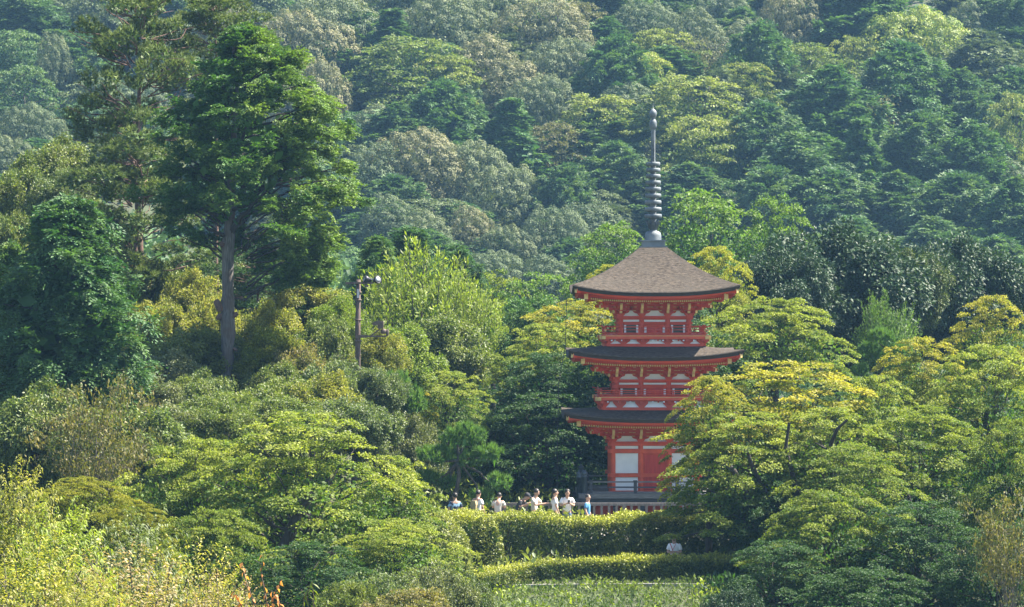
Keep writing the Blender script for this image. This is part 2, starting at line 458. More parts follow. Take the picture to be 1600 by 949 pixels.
def crown_billow(seed, R0=(4.9, 4.9, 4.6), nl=170, lr=(.55, 1.0), leaf=(.185, .13), dens=88, low=-.35):
    """dense evergreen crown packed with round bumps"""
    fo = Foliage(seed); rng = fo.rng; R0 = np.array(R0)
    cs = []; rs = []; tries = 0
    big = unit(rng.normal(size=(9, 3))); big[:, 2] = np.abs(big[:, 2])
    while len(cs) < nl and tries < 9000:
        tries += 1
        d = unit(rng.normal(size=3))
        if d[2] < low: continue
        r = rng.uniform(*lr)
        lump = .80 + .20*max(0, float(np.max(big @ d)))**5          # a few large domes make up the crown
        c = d*R0*lump*rng.uniform(.92, 1.0)
        if all(np.linalg.norm(c-q) > .68*(r+p) for q, p in zip(cs, rs)): cs.append(c); rs.append(r)
    for c, r in zip(cs, rs):
        od = unit(c/R0 + np.array([0, 0, .15])); k = int(r*r*6.28*dens*.55)
        ld = unit(od*.75 + rng.normal(size=(k, 3))*.62)
        sm = 1 + .13*np.sin(ld[:, 0]*9+c[0]*5)*np.sin(ld[:, 1]*9+c[1]*3) + .1*np.sin(ld[:, 2]*11+c[2])
        P = c + ld*(r*sm*rng.uniform(.93, 1.04, k))[:, None]
        N = unit(ld + .24*rng.normal(size=(k, 3)))
        fo.add(P, np.cross(N, rng.normal(size=(k, 3))), N, leaf[0], leaf[1], rng.uniform(.05, .7), np.full(k, .45))
        if rng.uniform() < .2: fo.limbs.append(limb(rng, (0, 0, -R0[2]*.35), c*.85, .13, .04, 5, .08, .05))
    fill_inner(fo, (0, 0, -.12*R0[2]), R0*.72, 2200, .9, .0)
    return Proto(fo, 'crown')

def crown_layered(seed, w=10., h=6., n=46, pr=(.10, .18), leaf=(.22, .17), dens=38, tilt=.35, droop=.45, dome=.5, sub=11, gap=.0, tintup=.55, flat=1.0):
    fo = Foliage(seed); rng = fo.rng
    for i in range(n):
        t = (i+.5)/n
        Rt = w/2*math.sqrt(max(0.02, 1-(t**1.25*.97)**2))
        ph = i*2.399 + rng.uniform(-.5, .5)
        rho = Rt*rng.uniform(.45, .93) if i % 4 else Rt*rng.uniform(.1, .5)
        r = w*rng.uniform(*pr)*(1-.25*t)
        out = np.array([math.cos(ph), math.sin(ph), 0])
        zc = h*(t*.92+.02) + rng.uniform(-.03, .03)*h
        c = out*rho + UP*zc
        pn = unit(UP + out*tilt*rng.uniform(.3, 1.3)*(rho/(w/2)))
        ex = unit(np.cross(pn, np.array([0., 1., .1]))); ey = np.cross(pn, ex)
        m = sub
        a = rng.uniform(0, 6.283, m); q = np.sqrt(rng.uniform(0, 1, m))*r*.78
        sc = c + ex*(q*np.cos(a))[:, None] + ey*(q*np.sin(a))[:, None]*.8 + pn*(rng.uniform(-.13, .13, m)*r*flat)[:, None] - UP*(droop*(q/r)**2*r)[:, None]
        sr = r*rng.uniform(.26, .46, m)
        pt = rng.uniform(-.15, .25)
        for j in range(m):
            k = max(6, int(sr[j]**2*3.14*dens))
            aa = rng.uniform(0, 6.283, k); qq = np.sqrt(rng.uniform(0, 1, k))*sr[j]
            off = ex*(qq*np.cos(aa))[:, None] + ey*(qq*np.sin(aa))[:, None]
            P = sc[j] + off - UP*flat*(.55*(qq/sr[j])**2*sr[j] + rng.uniform(0, .28, k)*sr[j])[:, None]
            N = unit(pn + off/sr[j]*.45 + .5*rng.normal(size=(k, 3)))
            D = off/sr[j] + out*.4 + .5*rng.normal(size=(k, 3)) - UP*.15
            # outer leaves turn first; higher pads are also coloured brighter as sunlit tops
            tin = np.clip(.12 + pt + tintup*(t-.25) + .35*(rho/(w/2)-.5) + rng.uniform(-.1, .25), 0, 1)
            fo.add(P, D, N, leaf[0], leaf[1], tin)
        st = np.array([out[0]*w*.04, out[1]*w*.04, h*(.02+.45*t)])
        if i % 3 == 0:
            fo.limbs.append(limb(rng, st, c*np.array([.9, .9, 1]) - UP*.3*r, .009*w*(1.1-t), .002*w, 7, .07, .10))
    fill_inner(fo, (0, 0, h*.36), (w*.36, w*.36, h*.32), 2200, w*.022, .0)
    return Proto(fo, 'crown')

def spray(fo, o, d, b=6, k=8, length=.8, leaf=(.15, .06), droop=.35, spread=.75, tint=.3, tone=None):
    rng = fo.rng; n = len(o); d = unit(d)
    s = unit(np.cross(d, UP) + 1e-4); nr = np.cross(s, d)
    a = np.linspace(-spread, spread, b)[None, :] + rng.normal(0, .12, (n, b))
    bd = unit(d[:, None]*np.cos(a)[..., None] + s[:, None]*np.sin(a)[..., None] + rng.normal(0, .16, (n, b, 3)))
    ln = np.broadcast_to(length, (n,))[:, None]*(1-.4*np.abs(a)/spread)*rng.uniform(.75, 1.15, (n, b))
    t = np.linspace(.12, 1, k)[None, None, :]*ln[..., None]
    P = o[:, None, None] + bd[:, :, None]*t[..., None]
    P[..., 2] -= droop*(t**2)/np.maximum(ln[..., None], .05)
    alt = np.where(np.arange(k) % 2 == 0, 1., -1.)[None, None, :, None]
    D = bd[:, :, None] + alt*.65*s[:, None, None] - UP*.25
    D = D + rng.normal(0, .2, D.shape)
    N = np.broadcast_to(nr[:, None, None], D.shape) + rng.normal(0, .45, D.shape)
    tn = np.broadcast_to(np.broadcast_to(tint, (n,))[:, None, None], t.shape).ravel()
    fo.add(P.reshape(-1, 3), D.reshape(-1, 3), N.reshape(-1, 3), leaf[0], leaf[1], tn, None)

def crown_conifer(seed, w=6., h=11., n=420, leaf=(.30, .11), length=1.1, cone=1.0, up=.15, b=5, k=6, droop=.35, grp=4.0):
    """w wide, h high; cone = 1 sharply conical, 0 egg-shaped"""
    fo = Foliage(seed); rng = fo.rng
    t = np.linspace(0.0, .985, n)**.85
    prof_c = (1-t)**.85; prof_e = np.sqrt(np.clip(1-(2*(t**.8)-.86)**2/1.3, 0.01, 1))
    Rt = w/2*(cone*prof_c + (1-cone)*prof_e)
    ph = np.arange(n)*2.399 + rng.uniform(-.3, .3, n)
    lump = 1 + .16*np.sin(3*ph + 9*t) + .12*np.sin(ph*2-17*t)
    rho = Rt*lump*rng.uniform(.62, 1.0, n) - length*.35
    out = np.stack([np.cos(ph), np.sin(ph), np.zeros(n)], 1)
    o = out*np.maximum(rho, .05)[:, None] + UP*(t*h)[:, None]
    d = out + UP*(up + rng.normal(0, .22, n))[:, None] + rng.normal(0, .25, (n, 3))
    ti = np.clip(.3 + rng.normal(0, .22, n), 0, 1)
    q = max(2, int(420/n*grp)); tt = np.repeat(t, q)
    o2 = np.repeat(o, q, 0) + rng.normal(0, .16*length, (n*q, 3))*np.array([1, 1, .6]); d2 = np.repeat(d, q, 0) + rng.normal(0, .55, (n*q, 3))
    spray(fo, o2, d2, b, k, length*.62*rng.uniform(.7, 1.15, n*q)*(1-.3*tt), leaf, droop, .8, np.repeat(ti, q))
    for i in range(0, n, 5):
        fo.limbs.append(limb(rng, (0, 0, o[i][2]-.05*h), o[i], .05, .015, 4, .05))
    fo.limbs.append((np.array([[0, 0, 0], [0, 0, h*.5], [0, 0, h*.93]]), np.array([.16, .1, .02])))
    fill_inner(fo, (0, 0, h*.36), (w*.27, w*.27, h*.34), 700, .75, .0)
    return Proto(fo, 'crown')

def crown_leafy(seed, w=5., h=4.5, n=60, cr=(.10, .2), leaf=(.13, .06), dens=70, hang=.5, up=0., shape='rhomb', thick=1.0, tintv=.3, full=.5):
    """broad-leaved crown from uneven clumps"""
    fo = Foliage(seed); rng = fo.rng
    for i in range(n):
        d = unit(rng.normal(size=3)); 
        rr = rng.uniform(.62, .98)
        c = d*np.array([w/2, w/2, h/2])*rr*(1+.1*math.sin(5*d[0]+3*d[2])) + UP*h/2
        r = w*rng.uniform(*cr)
        m = 7
        sd = fo.rd(m); sc = c + sd*r*.55; sr = r*rng.uniform(.3, .55, m)
        ti = rng.uniform(-.05, tintv)
        for j in range(m):
            k = max(6, int(sr[j]**2*dens*8))
            ld = fo.rd(k)
            P = sc[j] + ld*sr[j]*(rng.uniform(.75, 1.12, (k, 1)))*np.array([1, 1, thick])
            od = unit(P - np.array([0, 0, h*.4]))
            D = od*.5 + ld*.5 - UP*hang + UP*up + .6*rng.normal(size=(k, 3))
            N = od*.5 + UP*.6 + .55*rng.normal(size=(k, 3))
            fo.add(P, D, N, leaf[0], leaf[1], ti + rng.uniform(0, tintv))
        if i % 3 == 0:
            fo.limbs.append(limb(rng, (0, 0, h*.15), c, .012*w, .003*w, 5, .07, .04))
    fill_inner(fo, (0, 0, h*.46), (w*.36, w*.36, h*.36), 700, w*.05, .0)
    return Proto(fo, 'crown', shape)

def crown_plume(seed, w=6., h=5., n=150, leaf=(.15, .06), step=.045):
    """many upright whips clothed in leaves: a spiky top"""
    fo = Foliage(seed); rng = fo.rng
    for i in range(n):
        a = rng.uniform(0, 6.283); q = math.sqrt(rng.uniform(0, 1))
        b0 = np.array([math.cos(a)*q*w*.28, math.sin(a)*q*w*.28, rng.uniform(0, h*.3)])
        hgt = h*(1-.42*q**1.6)*rng.uniform(.62, 1.0)
        top = np.array([math.cos(a)*q*w*.5, math.sin(a)*q*w*.5, hgt]) + rng.normal(0, .12, 3)
        ln = np.linalg.norm(top-b0); k = int(ln*34)
        t = np.linspace(.12, 1, k)[:, None]
        P = b0 + (top-b0)*t + UP*(.12*ln*np.sin(t*3.14))
        ax = unit(top-b0+UP*.4)
        rd_ = fo.rd(k); rad = .26*(1-.75*t)
        P = P + rd_*rad*np.array([1, 1, .7])
        D = ax*.7 + rd_*.8; N = rd_ + UP*.4
        fo.add(P, D, N, leaf[0], leaf[1], np.clip(.12+.5*t[:, 0]*rng.uniform(.4, 1.1), 0, 1))
        if i % 3 == 0: fo.limbs.append((np.array([b0, (b0+top)/2+UP*.1*ln, top]), np.array([.03, .02, .006])))
    fill_inner(fo, (0, 0, h*.35), (w*.36, w*.36, h*.3), 500, w*.05, .0)
    return Proto(fo, 'crown')

def crown_pads(seed, pads, needles=34, L=.17, Wd=.022, dens=9., leafy_top=.6):
    """pine: flattened clouds of needle tufts. pads: list of (x,y,z,rx,ry,rz)"""
    fo = Foliage(seed); rng = fo.rng
    for (x, y, z, rx, ry, rz) in pads:
        n = int(dens*(rx*ry*3.14*1.5 + 2*rz*(rx+ry)))
        d = fo.rd(n); d[:, 2] = np.where(d[:, 2] < -.35, -d[:, 2], d[:, 2])
        wob = 1 + .13*np.sin(5*d[:, 0]+x*7) + .1*np.sin(6*d[:, 1]+z*5)
        o = np.array([x, y, z]) + d*np.array([rx, ry, rz])*rng.uniform(.7, 1.0, (n, 1))*wob[:, None]
        ax = unit(d*.9 + UP*.75 + .35*rng.normal(size=(n, 3)))
        k = needles
        nd = unit(ax[:, None] + .62*rng.normal(size=(n, k, 3)))
        P = o[:, None] + ax[:, None]*rng.uniform(-.06, .05, (n, k, 1))
        P = np.broadcast_to(P, nd.shape)
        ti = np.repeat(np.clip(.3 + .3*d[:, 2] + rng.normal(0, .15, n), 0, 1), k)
        fo.add(P.reshape(-1, 3), nd.reshape(-1, 3), fo.rd(n*k), L, Wd, ti)
        for q in range(2):
            e = np.array([x, y, z-rz*.3]) + rng.normal(0, .4, 3)*np.array([rx, ry, rz*.3])
            fo.limbs.append(limb(rng, (x*.25, y*.25, z-rz*.9-.25*abs(x)), e, .030, .010, 6, .1, .0))
        fill_inner(fo, (x, y, z-.1*rz), (rx*.7, ry*.7, rz*.5), 40, min(rx, .5)*.45, .0)
    return Proto(fo, 'crown', 'needle')

def crown_sparse(seed, w=5., h=4., n=26, leaf=(.15, .06), per=55, clump=.45, fan=1.0, twig=.012, hang=.3):
    """open branching tree: thin boughs, leaves in loose sprays near the ends"""
    fo = Foliage(seed); rng = fo.rng
    for i in range(n):
        a = i*2.399; t = (i+.5)/n
        e = np.array([math.cos(a)*w*.5*rng.uniform(.35, 1), math.sin(a)*w*.5*rng.uniform(.3, 1), h*(.3+.68*rng.uniform(0, 1))])
        p, r_ = limb(rng, (0, 0, rng.uniform(0, h*.15)), e, twig*w*.45, twig*w*.12, 8, .07, .12*fan)
        fo.limbs.append((p, r_))
        for q in range(4):
            s = p[rng.integers(3, 7)]; e2 = s + rng.normal(0, 1, 3)*np.array([.14, .14, .06])*w + UP*.03*w
            fo.limbs.append(limb(rng, s, e2, twig*w*.13, twig*w*.06, 4, .08, .04))
            for cc in (e2, (s+e2)/2, e):
                k = per//3
                P = cc + rng.normal(0, clump*.5, (k, 3))*np.array([1, 1, .45])
                D = rng.normal(size=(k, 3)) - UP*hang*2; N = UP + .7*rng.normal(size=(k, 3))
                fo.add(P, D, N, leaf[0], leaf[1], rng.uniform(0, .8))
    return Proto(fo, 'crown')

def crown_shoots(seed, w=4., h=3., n=110, leaf=(.17, .055), per=26, sag=.35, curve=.35, tintv=.6, spacing=.06):
    """leafy shrub seen from near by: arching shoots with long leaves on both sides"""
    fo = Foliage(seed); rng = fo.rng
    for i in range(n):
        a = rng.uniform(0, 6.283); q = math.sqrt(rng.uniform(0, 1))
        out = np.array([math.cos(a), math.sin(a), 0])
        s = out*q*w*.42 + UP*h*(rng.uniform(.2, .92)*(1-.55*q*q)+.05)
        d = unit(out*rng.uniform(.3, 1.)*(q+.2) + UP*rng.uniform(.5, 1.3) + .35*rng.normal(size=3))
        ln = per*spacing*rng.uniform(.6, 1.1)
        t = np.linspace(0, 1, per)[:, None]
        P = s + d*ln*t - UP*curve*ln*t*t
        tang = unit(d - UP*2*curve*t)
        sd = unit(np.cross(tang, UP)+1e-4)
        alt = np.where(np.arange(per) % 2 == 0, 1., -1.)[:, None]
        D = tang*.55 + sd*alt*.85 - UP*.25 + .25*rng.normal(size=(per, 3))
        N = UP + .35*rng.normal(size=(per, 3)) + tang*.2
        ti = rng.uniform(0, tintv)
        fo.add(P, D, N, leaf[0], leaf[1], np.clip(ti + .25*t[:, 0], 0, 1))
        if i % 6 == 0: fo.limbs.append((P[::per//4][:4], np.array([.014, .011, .008, .005])))
    fill_inner(fo, (0, 0, h*.33), (w*.36, w*.36, h*.28), 260, w*.07, .0)
    return Proto(fo, 'crown', 'lance', sag=sag)

# ------------------------------------------------------------------ the pagoda
PX = 150.0/6160.0                 # metres per photo pixel at the pagoda's axis
PG_Z = -0.40
PGX = (1020.5-800)*PX
pag = thing('pagoda', 'three-storey vermilion pagoda with bark roofs and a tall bronze ringed spire', 'pagoda', (PGX, 150, PG_Z), R(0.4))
def zl(py, front=0.0):
    """local height of photo row py on a plane 'front' metres in front of the axis"""
    return CZ - (py-474.5)*(150-front)/F - PG_Z
RED, RLO, PLA, GLD, SLT, DOOR = 0, 1, 2, 3, 4, 5
PM = [M['red'], M['red_lower'], M['plaster'], M['gold'], M['slat'], M['red_door']]
ROT4 = [Matrix.Rotation(i*math.pi/2, 4, 'Z') for i in range(4)]     # side 0 faces the camera
def sides(builder, name, parent, only=None):
    """build one mesh for the front side and share it among the four sides"""
    mb = MB(); builder(mb); me = mb.mesh(name, PM); out = []
    for i in range(4):
        if only and i not in only: continue
        o = link(name, me, parent, rot=(0, 0, i*math.pi/2)); out.append(o)
    return out

def roof(zt, a0, a1, zm, zc, thick, name='roof', bell=.25, inner=0.6):
    """hipped, slightly concave bark roof; eaves sag between raised corners"""
    nu, nv = 26, 14
    H = zt - zm; lift = zc - zm
    V = []; Fc = []; mi = []
    def pt(u, v):
        a = a0 + (a1-a0)*v
        z = zt - H*(v*(1+bell) - bell*v*v) + lift*(v**2.2)*(abs(u)**2.6)
        return (u*a, -a, z)
    mb = MB()
    vs = []
    for j in range(nv+1):
        for i in range(nu+1): vs.append(pt(-1+2*i/nu, j/nv))
    fs = [(j*(nu+1)+i, (j+1)*(nu+1)+i, (j+1)*(nu+1)+i+1, j*(nu+1)+i+1) for j in range(nv) for i in range(nu)]
    # rounded nose and thick dark edge
    def ring(dz, din, lf=1.0):
        r_ = []
        for i in range(nu+1):
            u = -1+2*i/nu; a = a1 - din
            x, y, z = pt(u, 1)
            r_.append((u*a, -a, z - dz*(1+.28*abs(u)**3)))
        return r_
    rings = [[(x, y, z) for x, y, z in [pt(-1+2*i/nu, 1) for i in range(nu+1)]], ring(.03, -.025), ring(.05, -.02), ring(thick*.55, .03), ring(thick*.6, .06), ring(thick, .10), ring(thick, inner)]
    for r4 in range(4):
        Q = ROT4[r4]
        mb.add([Q @ Vector(v) for v in vs], fs, 0, True)
        for k in range(len(rings)-1):
            A, B = rings[k], rings[k+1]
            mb.add([Q @ Vector(v) for v in A+B], [(i, nu+1+i, nu+2+i, i+1) for i in range(nu)], 0 if k == 0 else (1 if k < 5 else 2), k < 2)
    return mb.build(name, [M['roof'], M['roof_edge'], M['red']], pag)

def rafters(parent, body, a1, zm, zc, zin):
    """two tiers of gilt-tipped rafters under the eaves, soffit boards, hip beams"""
    lift = zc - zm
    def b(mb):
        n = 74
        for i in range(n):
            u = -1 + 2*(i+.5)/n
            x = u*(a1-.18)
            zo = zm - .03 + lift*abs(u)**2.6
            # flying rafter
            y1 = -(a1-.20); y0 = -max(body+.55*(a1-body), abs(x))
            if abs(y1) > abs(x) and y0 > y1+.05: mb.beam((x, y0, zo+.02), (x, y1, zo-.075), .040, .060, RED, GLD)
            y1 = -(body+.70*(a1-body)); y0 = -max(body+.05, abs(x))
            if abs(x) < abs(y1) and y0 > y1+.05: mb.beam((x, y0, zm-.06), (x, y1, zm-.235+.6*lift*abs(u)**2.6), .045, .065, RED, GLD)
    rf = sides(b, 'rafters', parent)
    for o in rf: o['kind'] = 'stuff'
    def s(mb):
        nn = 20
        A = []; B = []; C = []
        for i in range(nn+1):
            u = -1+2*i/nn
            A.append((u*(a1-.14), -(a1-.14), zm-.01+lift*abs(u)**2.6)); B.append((u*(a1-.14), -(a1-.14), zm-.05+lift*abs(u)**2.6))
            C.append((u*body, -body, zin+.06))
        mb.add(A+C, [(i, i+1, nn+2+i, nn+1+i) for i in range(nn)], RED)
        # eave board carrying the flying rafters, and the purlin lower down
        A2 = [(x*.985, y*.985, z-.085) for x, y, z in B]
        mb.add(B+A2, [(i, nn+1+i, nn+2+i, i+1) for i in range(nn)], RED)
        ym = -(body+.70*(a1-body)); 
        for i in range(nn):
            u0 = -1+2*i/nn; u1 = -1+2*(i+1)/nn
            mb.beam((u0*-ym, ym+.03, zm-.165+.6*lift*abs(u0)**2.6), (u1*-ym, ym+.03, zm-.165+.6*lift*abs(u1)**2.6), .05, .08, RED)
    sides(s, 'soffit', parent)
    for i in range(4):
        mb = MB()
        c = (a1-.1)
        mb.beam((-body, -body, zm-.14), (-c*.86, -c*.86, zm-.22+lift*.7), .13, .22, RED, GLD)
        mb.beam((-c*.80, -c*.80, zm-.08+lift*.6), (-c, -c, zm-.10+lift), .12, .16, RED, GLD)
        mb.box(-c*.87-.075, -c*.87+.075, -c*.87-.075, -c*.87+.075, zm-.34+lift*.7, zm-.12+lift*.7, GLD)
        mb.build('hip_beam', PM, parent, rot=(0, 0, i*math.pi/2))
    return rf

def bracket_mesh(zb, zt, out, diag=False):
    """stacked bearing blocks and curved arms stepping outwards; zb bottom, zt top, local y=0 at the wall"""
    mb = MB(); h = (zt-zb)/4.0
    if diag: Q = Matrix.Rotation(-math.pi/4, 4, 'Z'); k = 1.35
    else: Q = Matrix.Identity(4); k = 1.0
    # bearing block with a bevelled foot
    mb.poly([(-.10, zb), (.10, zb), (.15, zb+h*.45), (.15, zb+h*.75), (-.15, zb+h*.75), (-.15, zb+h*.45)], -.17, .12, RED)
    def arm(y, z, hw, w=.11):
        mb.poly([(-hw*.45, z), (hw*.45, z), (hw*.85, z+h*.28), (hw, z+h*.55), (hw, z+h*.8), (-hw, z+h*.8), (-hw, z+h*.55), (-hw*.85, z+h*.28)], y-w/2, y+w/2, RED)
        for x in (-hw*.86, 0, hw*.86):
            mb.box(x-.07, x+.07, y-w/2-.02, y+w/2+.02, z+h*.8, z+h*1.12, RED)
            mb.box(x-.06, x+.06, y-w/2-.026, y-w/2-.021, z+h*.84, z+h*1.0, GLD)
    arm(0, zb+h*.6, .32); arm(0, zb+h*1.65, .44)
    for s in range(3):
        y = -out*(s+1)/3.0*k; z = zb+h*(.75+.95*s)
        mb.beam((0, .1, z+h*.35), (0, y-.06, z+h*.35), .10, h*.62, RED, GLD)
        mb.box(-.075, .075, y-.075, y+.075, z+h*.66, z+h*.95, RED)
        mb.box(-.05, .05, y-.081, y-.076, z+h*.1, z+h*.9, GLD)
        if s < 2: arm(y, z+h*.9, .30)
    # tail rafter nose
    mb.beam((0, 0, zb+h*3.2), (0, -out*k-.16, zb+h*2.75), .09, .12, RED, GLD)
    mb.v = [tuple(Q @ Vector(v)) for v in mb.v]
    return mb.mesh('bracket', PM)

def storey(b, inner, z_sill, z_rail, z_top, z_br, z_in, first=False):
    """columns, tie beams, white panels, doors, windows.  z_top: under side of the head beam's gap"""
    col_r = .105
    cols = (-b, -inner, inner)
    cm = MB(); cm.lathe([(col_r*1.02, z_sill), (col_r, z_sill+.6*(z_br-z_sill)), (col_r*.93, z_br)], 14, RLO if first else RED)
    cme = cm.mesh('column', PM)
    for i in range(4):
        for x in cols:
            p = ROT4[i] @ Vector((x, -b, 0)); link('column', cme, pag, loc=p)
    # wall core (hidden behind the panels)
    w = MB(); w.box(-b+.06, b-.06, -b+.10, b-.10, z_sill, z_in, RED); 
    w.box(-b+.1, b-.1, -b+.06, b-.06, z_sill, z_in, RED)
    w.build('wall', PM, pag)
    H = z_rail
    def beams(mb):
        for z0, z1, ex in H:
            mb.box(-b-ex, b+ex-.0, -b-.07-.02, -b+.06, z0, z1, RLO if first else RED)
        mb.box(-b-.14, b+.14, -b-.15, -b+.08, z_br-.075, z_br, RED)
    sides(beams, 'tie_beam', pag)

# panel helper: white plaster fields between members
def panels(b, inner, rows, name='plaster_panel'):
    for (z0, z1, which) in rows:
        for bay in range(3):
            if bay not in which: continue
            x0, x1 = ((-b, -inner), (-inner, inner), (inner, b))[bay]
            mb = MB(); mb.box(x0+.09, x1-.09, -b-.035, -b+.05, z0, z1, PLA)
            me = mb.mesh(name, PM)
            for i in range(4): link(name, me, pag, rot=(0, 0, i*math.pi/2))

def trapezoids(b, inner, z0, z1, yoff=0.0, inset=.13, outer=None):
    """white fields with scooped shoulders between the bracket sets"""
    xs = [(-b, -inner), (-inner, inner), (inner, b)]
    if outer: xs = [(-outer, -b)] + xs + [(b, outer)]
    for x0, x1 in xs:
        a, c = x0+.09, x1-.09; h = z1-z0; s = min(inset, (c-a)*.3)
        mb = MB()
        mb.poly([(a, z0), (c, z0), (c-s*.25, z0+h*.35), (c-s*.7, z0+h*.6), (c-s, z1), (a+s, z1), (a+s*.7, z0+h*.6), (a+s*.25, z0+h*.35)], -b-.05-yoff, -b+.05-yoff, PLA)
        me = mb.mesh('plaster_panel', PM)
        for i in range(4): link('plaster_panel', me, pag, rot=(0, 0, i*math.pi/2))

def brackets(b, inner, zb, zt, out):
    me = bracket_mesh(zb, zt, out); md = bracket_mesh(zb, zt, out, True)
    for i in range(4):
        for x in (-inner, inner):
            p = ROT4[i] @ Vector((x, -b-.02, 0)); link('bracket', me, pag, loc=p, rot=(0, 0, i*math.pi/2))
        p = ROT4[i] @ Vector((-b, -b, 0)); link('bracket', md, pag, loc=p, rot=(0, 0, i*math.pi/2))
        for x in (-b,  b):
            p = ROT4[i] @ Vector((x, -b-.02, 0)); link('bracket', me, pag, loc=p, rot=(0, 0, i*math.pi/2))
    # wall plates between them, with thin white strips
    def plate(mb):
        h = zt-zb
        for k, (o_, z) in enumerate(((0, .60), (out*.33, .74), (out*.67, .86), (out, .98))):
            mb.box(-b-o_-.12, b+o_+.12, -b-.05-o_, -b+.04-o_, zb+h*z-.035, zb+h*z+.035, RED)
        mb.box(-b-.1, b+.1, -b-.0, -b+.08, zb+h*.3, zb+h*1.1, RED)
        for x0, x1 in ((-b, -inner), (-inner, inner), (inner, b)):
            mb.box(x0+.22, x1-.22, -b-.03, -b+.01, zb+h*.66, zb+h*.74, PLA)
            mb.box(x0+.1, x1-.1, -b-out*.67-.03, -b-out*.67+.03, zb+h*.91, zb+h*.96, PLA)
    sides(plate, 'wall_plate', pag)

def window(b, x0, x1, z0, z1, n=7):
    for i in range(4):
        fr = MB()
        fr.box(x0, x1, -b-.05, -b+.05, z0-.03, z0, RED); fr.box(x0, x1, -b-.05, -b+.05, z1, z1+.03, RED)
        fr.box(x0, x0+.075, -b-.045, -b+.05, z0, z1, PLA); fr.box(x1-.075, x1, -b-.045, -b+.05, z0, z1, PLA)
        fo = fr.build('window', PM, pag, rot=(0, 0, i*math.pi/2))
        sl = MB(); a = x0+.075; c = x1-.075
        sl.box(a, c, -b+.0, -b+.04, z0, z1, SLT)
        for k in range(n):
            xx = a+(c-a)*(k+.5)/n; sl.box(xx-.014, xx+.014, -b-.035, -b+.0, z0, z1, SLT)
        so = sl.build('slats', PM, fo); so['kind'] = 'stuff'

def door(b, hw, z0, z1, side=.085, tall=False):
    for i in range(4):
        fr = MB()
        fr.box(-hw, hw, -b-.06, -b+.04, z1, z1+.07, RED); fr.box(-hw, hw, -b-.06, -b+.04, z0-.05, z0, RED)
        if not tall:
            fr.box(-hw, -hw+side, -b-.045, -b+.04, z0, z1, PLA); fr.box(hw-side, hw, -b-.045, -b+.04, z0, z1, PLA)
        else:
            fr.box(-hw, -hw+side, -b-.05, -b+.04, z0, z1, RED); fr.box(hw-side, hw, -b-.05, -b+.04, z0, z1, RED)
        fo = fr.build('door', PM, pag, rot=(0, 0, i*math.pi/2))
        n = 4 if not tall else 6
        a = -hw+side+.01; c = hw-side-.01
        bd = MB(); bd.box(a, c, -b-.01, -b+.03, z0, z1, DOOR)
        bm_ = bd.build('door_leaf', PM, fo)
        for k in range(n):
            x0 = a+(c-a)*k/n+.006; x1 = a+(c-a)*(k+1)/n-.006
            q = MB(); q.box(x0, x1, -b-.028, -b-.011, z0+.01, z1-.01, DOOR)
            q.build('board', PM, fo)

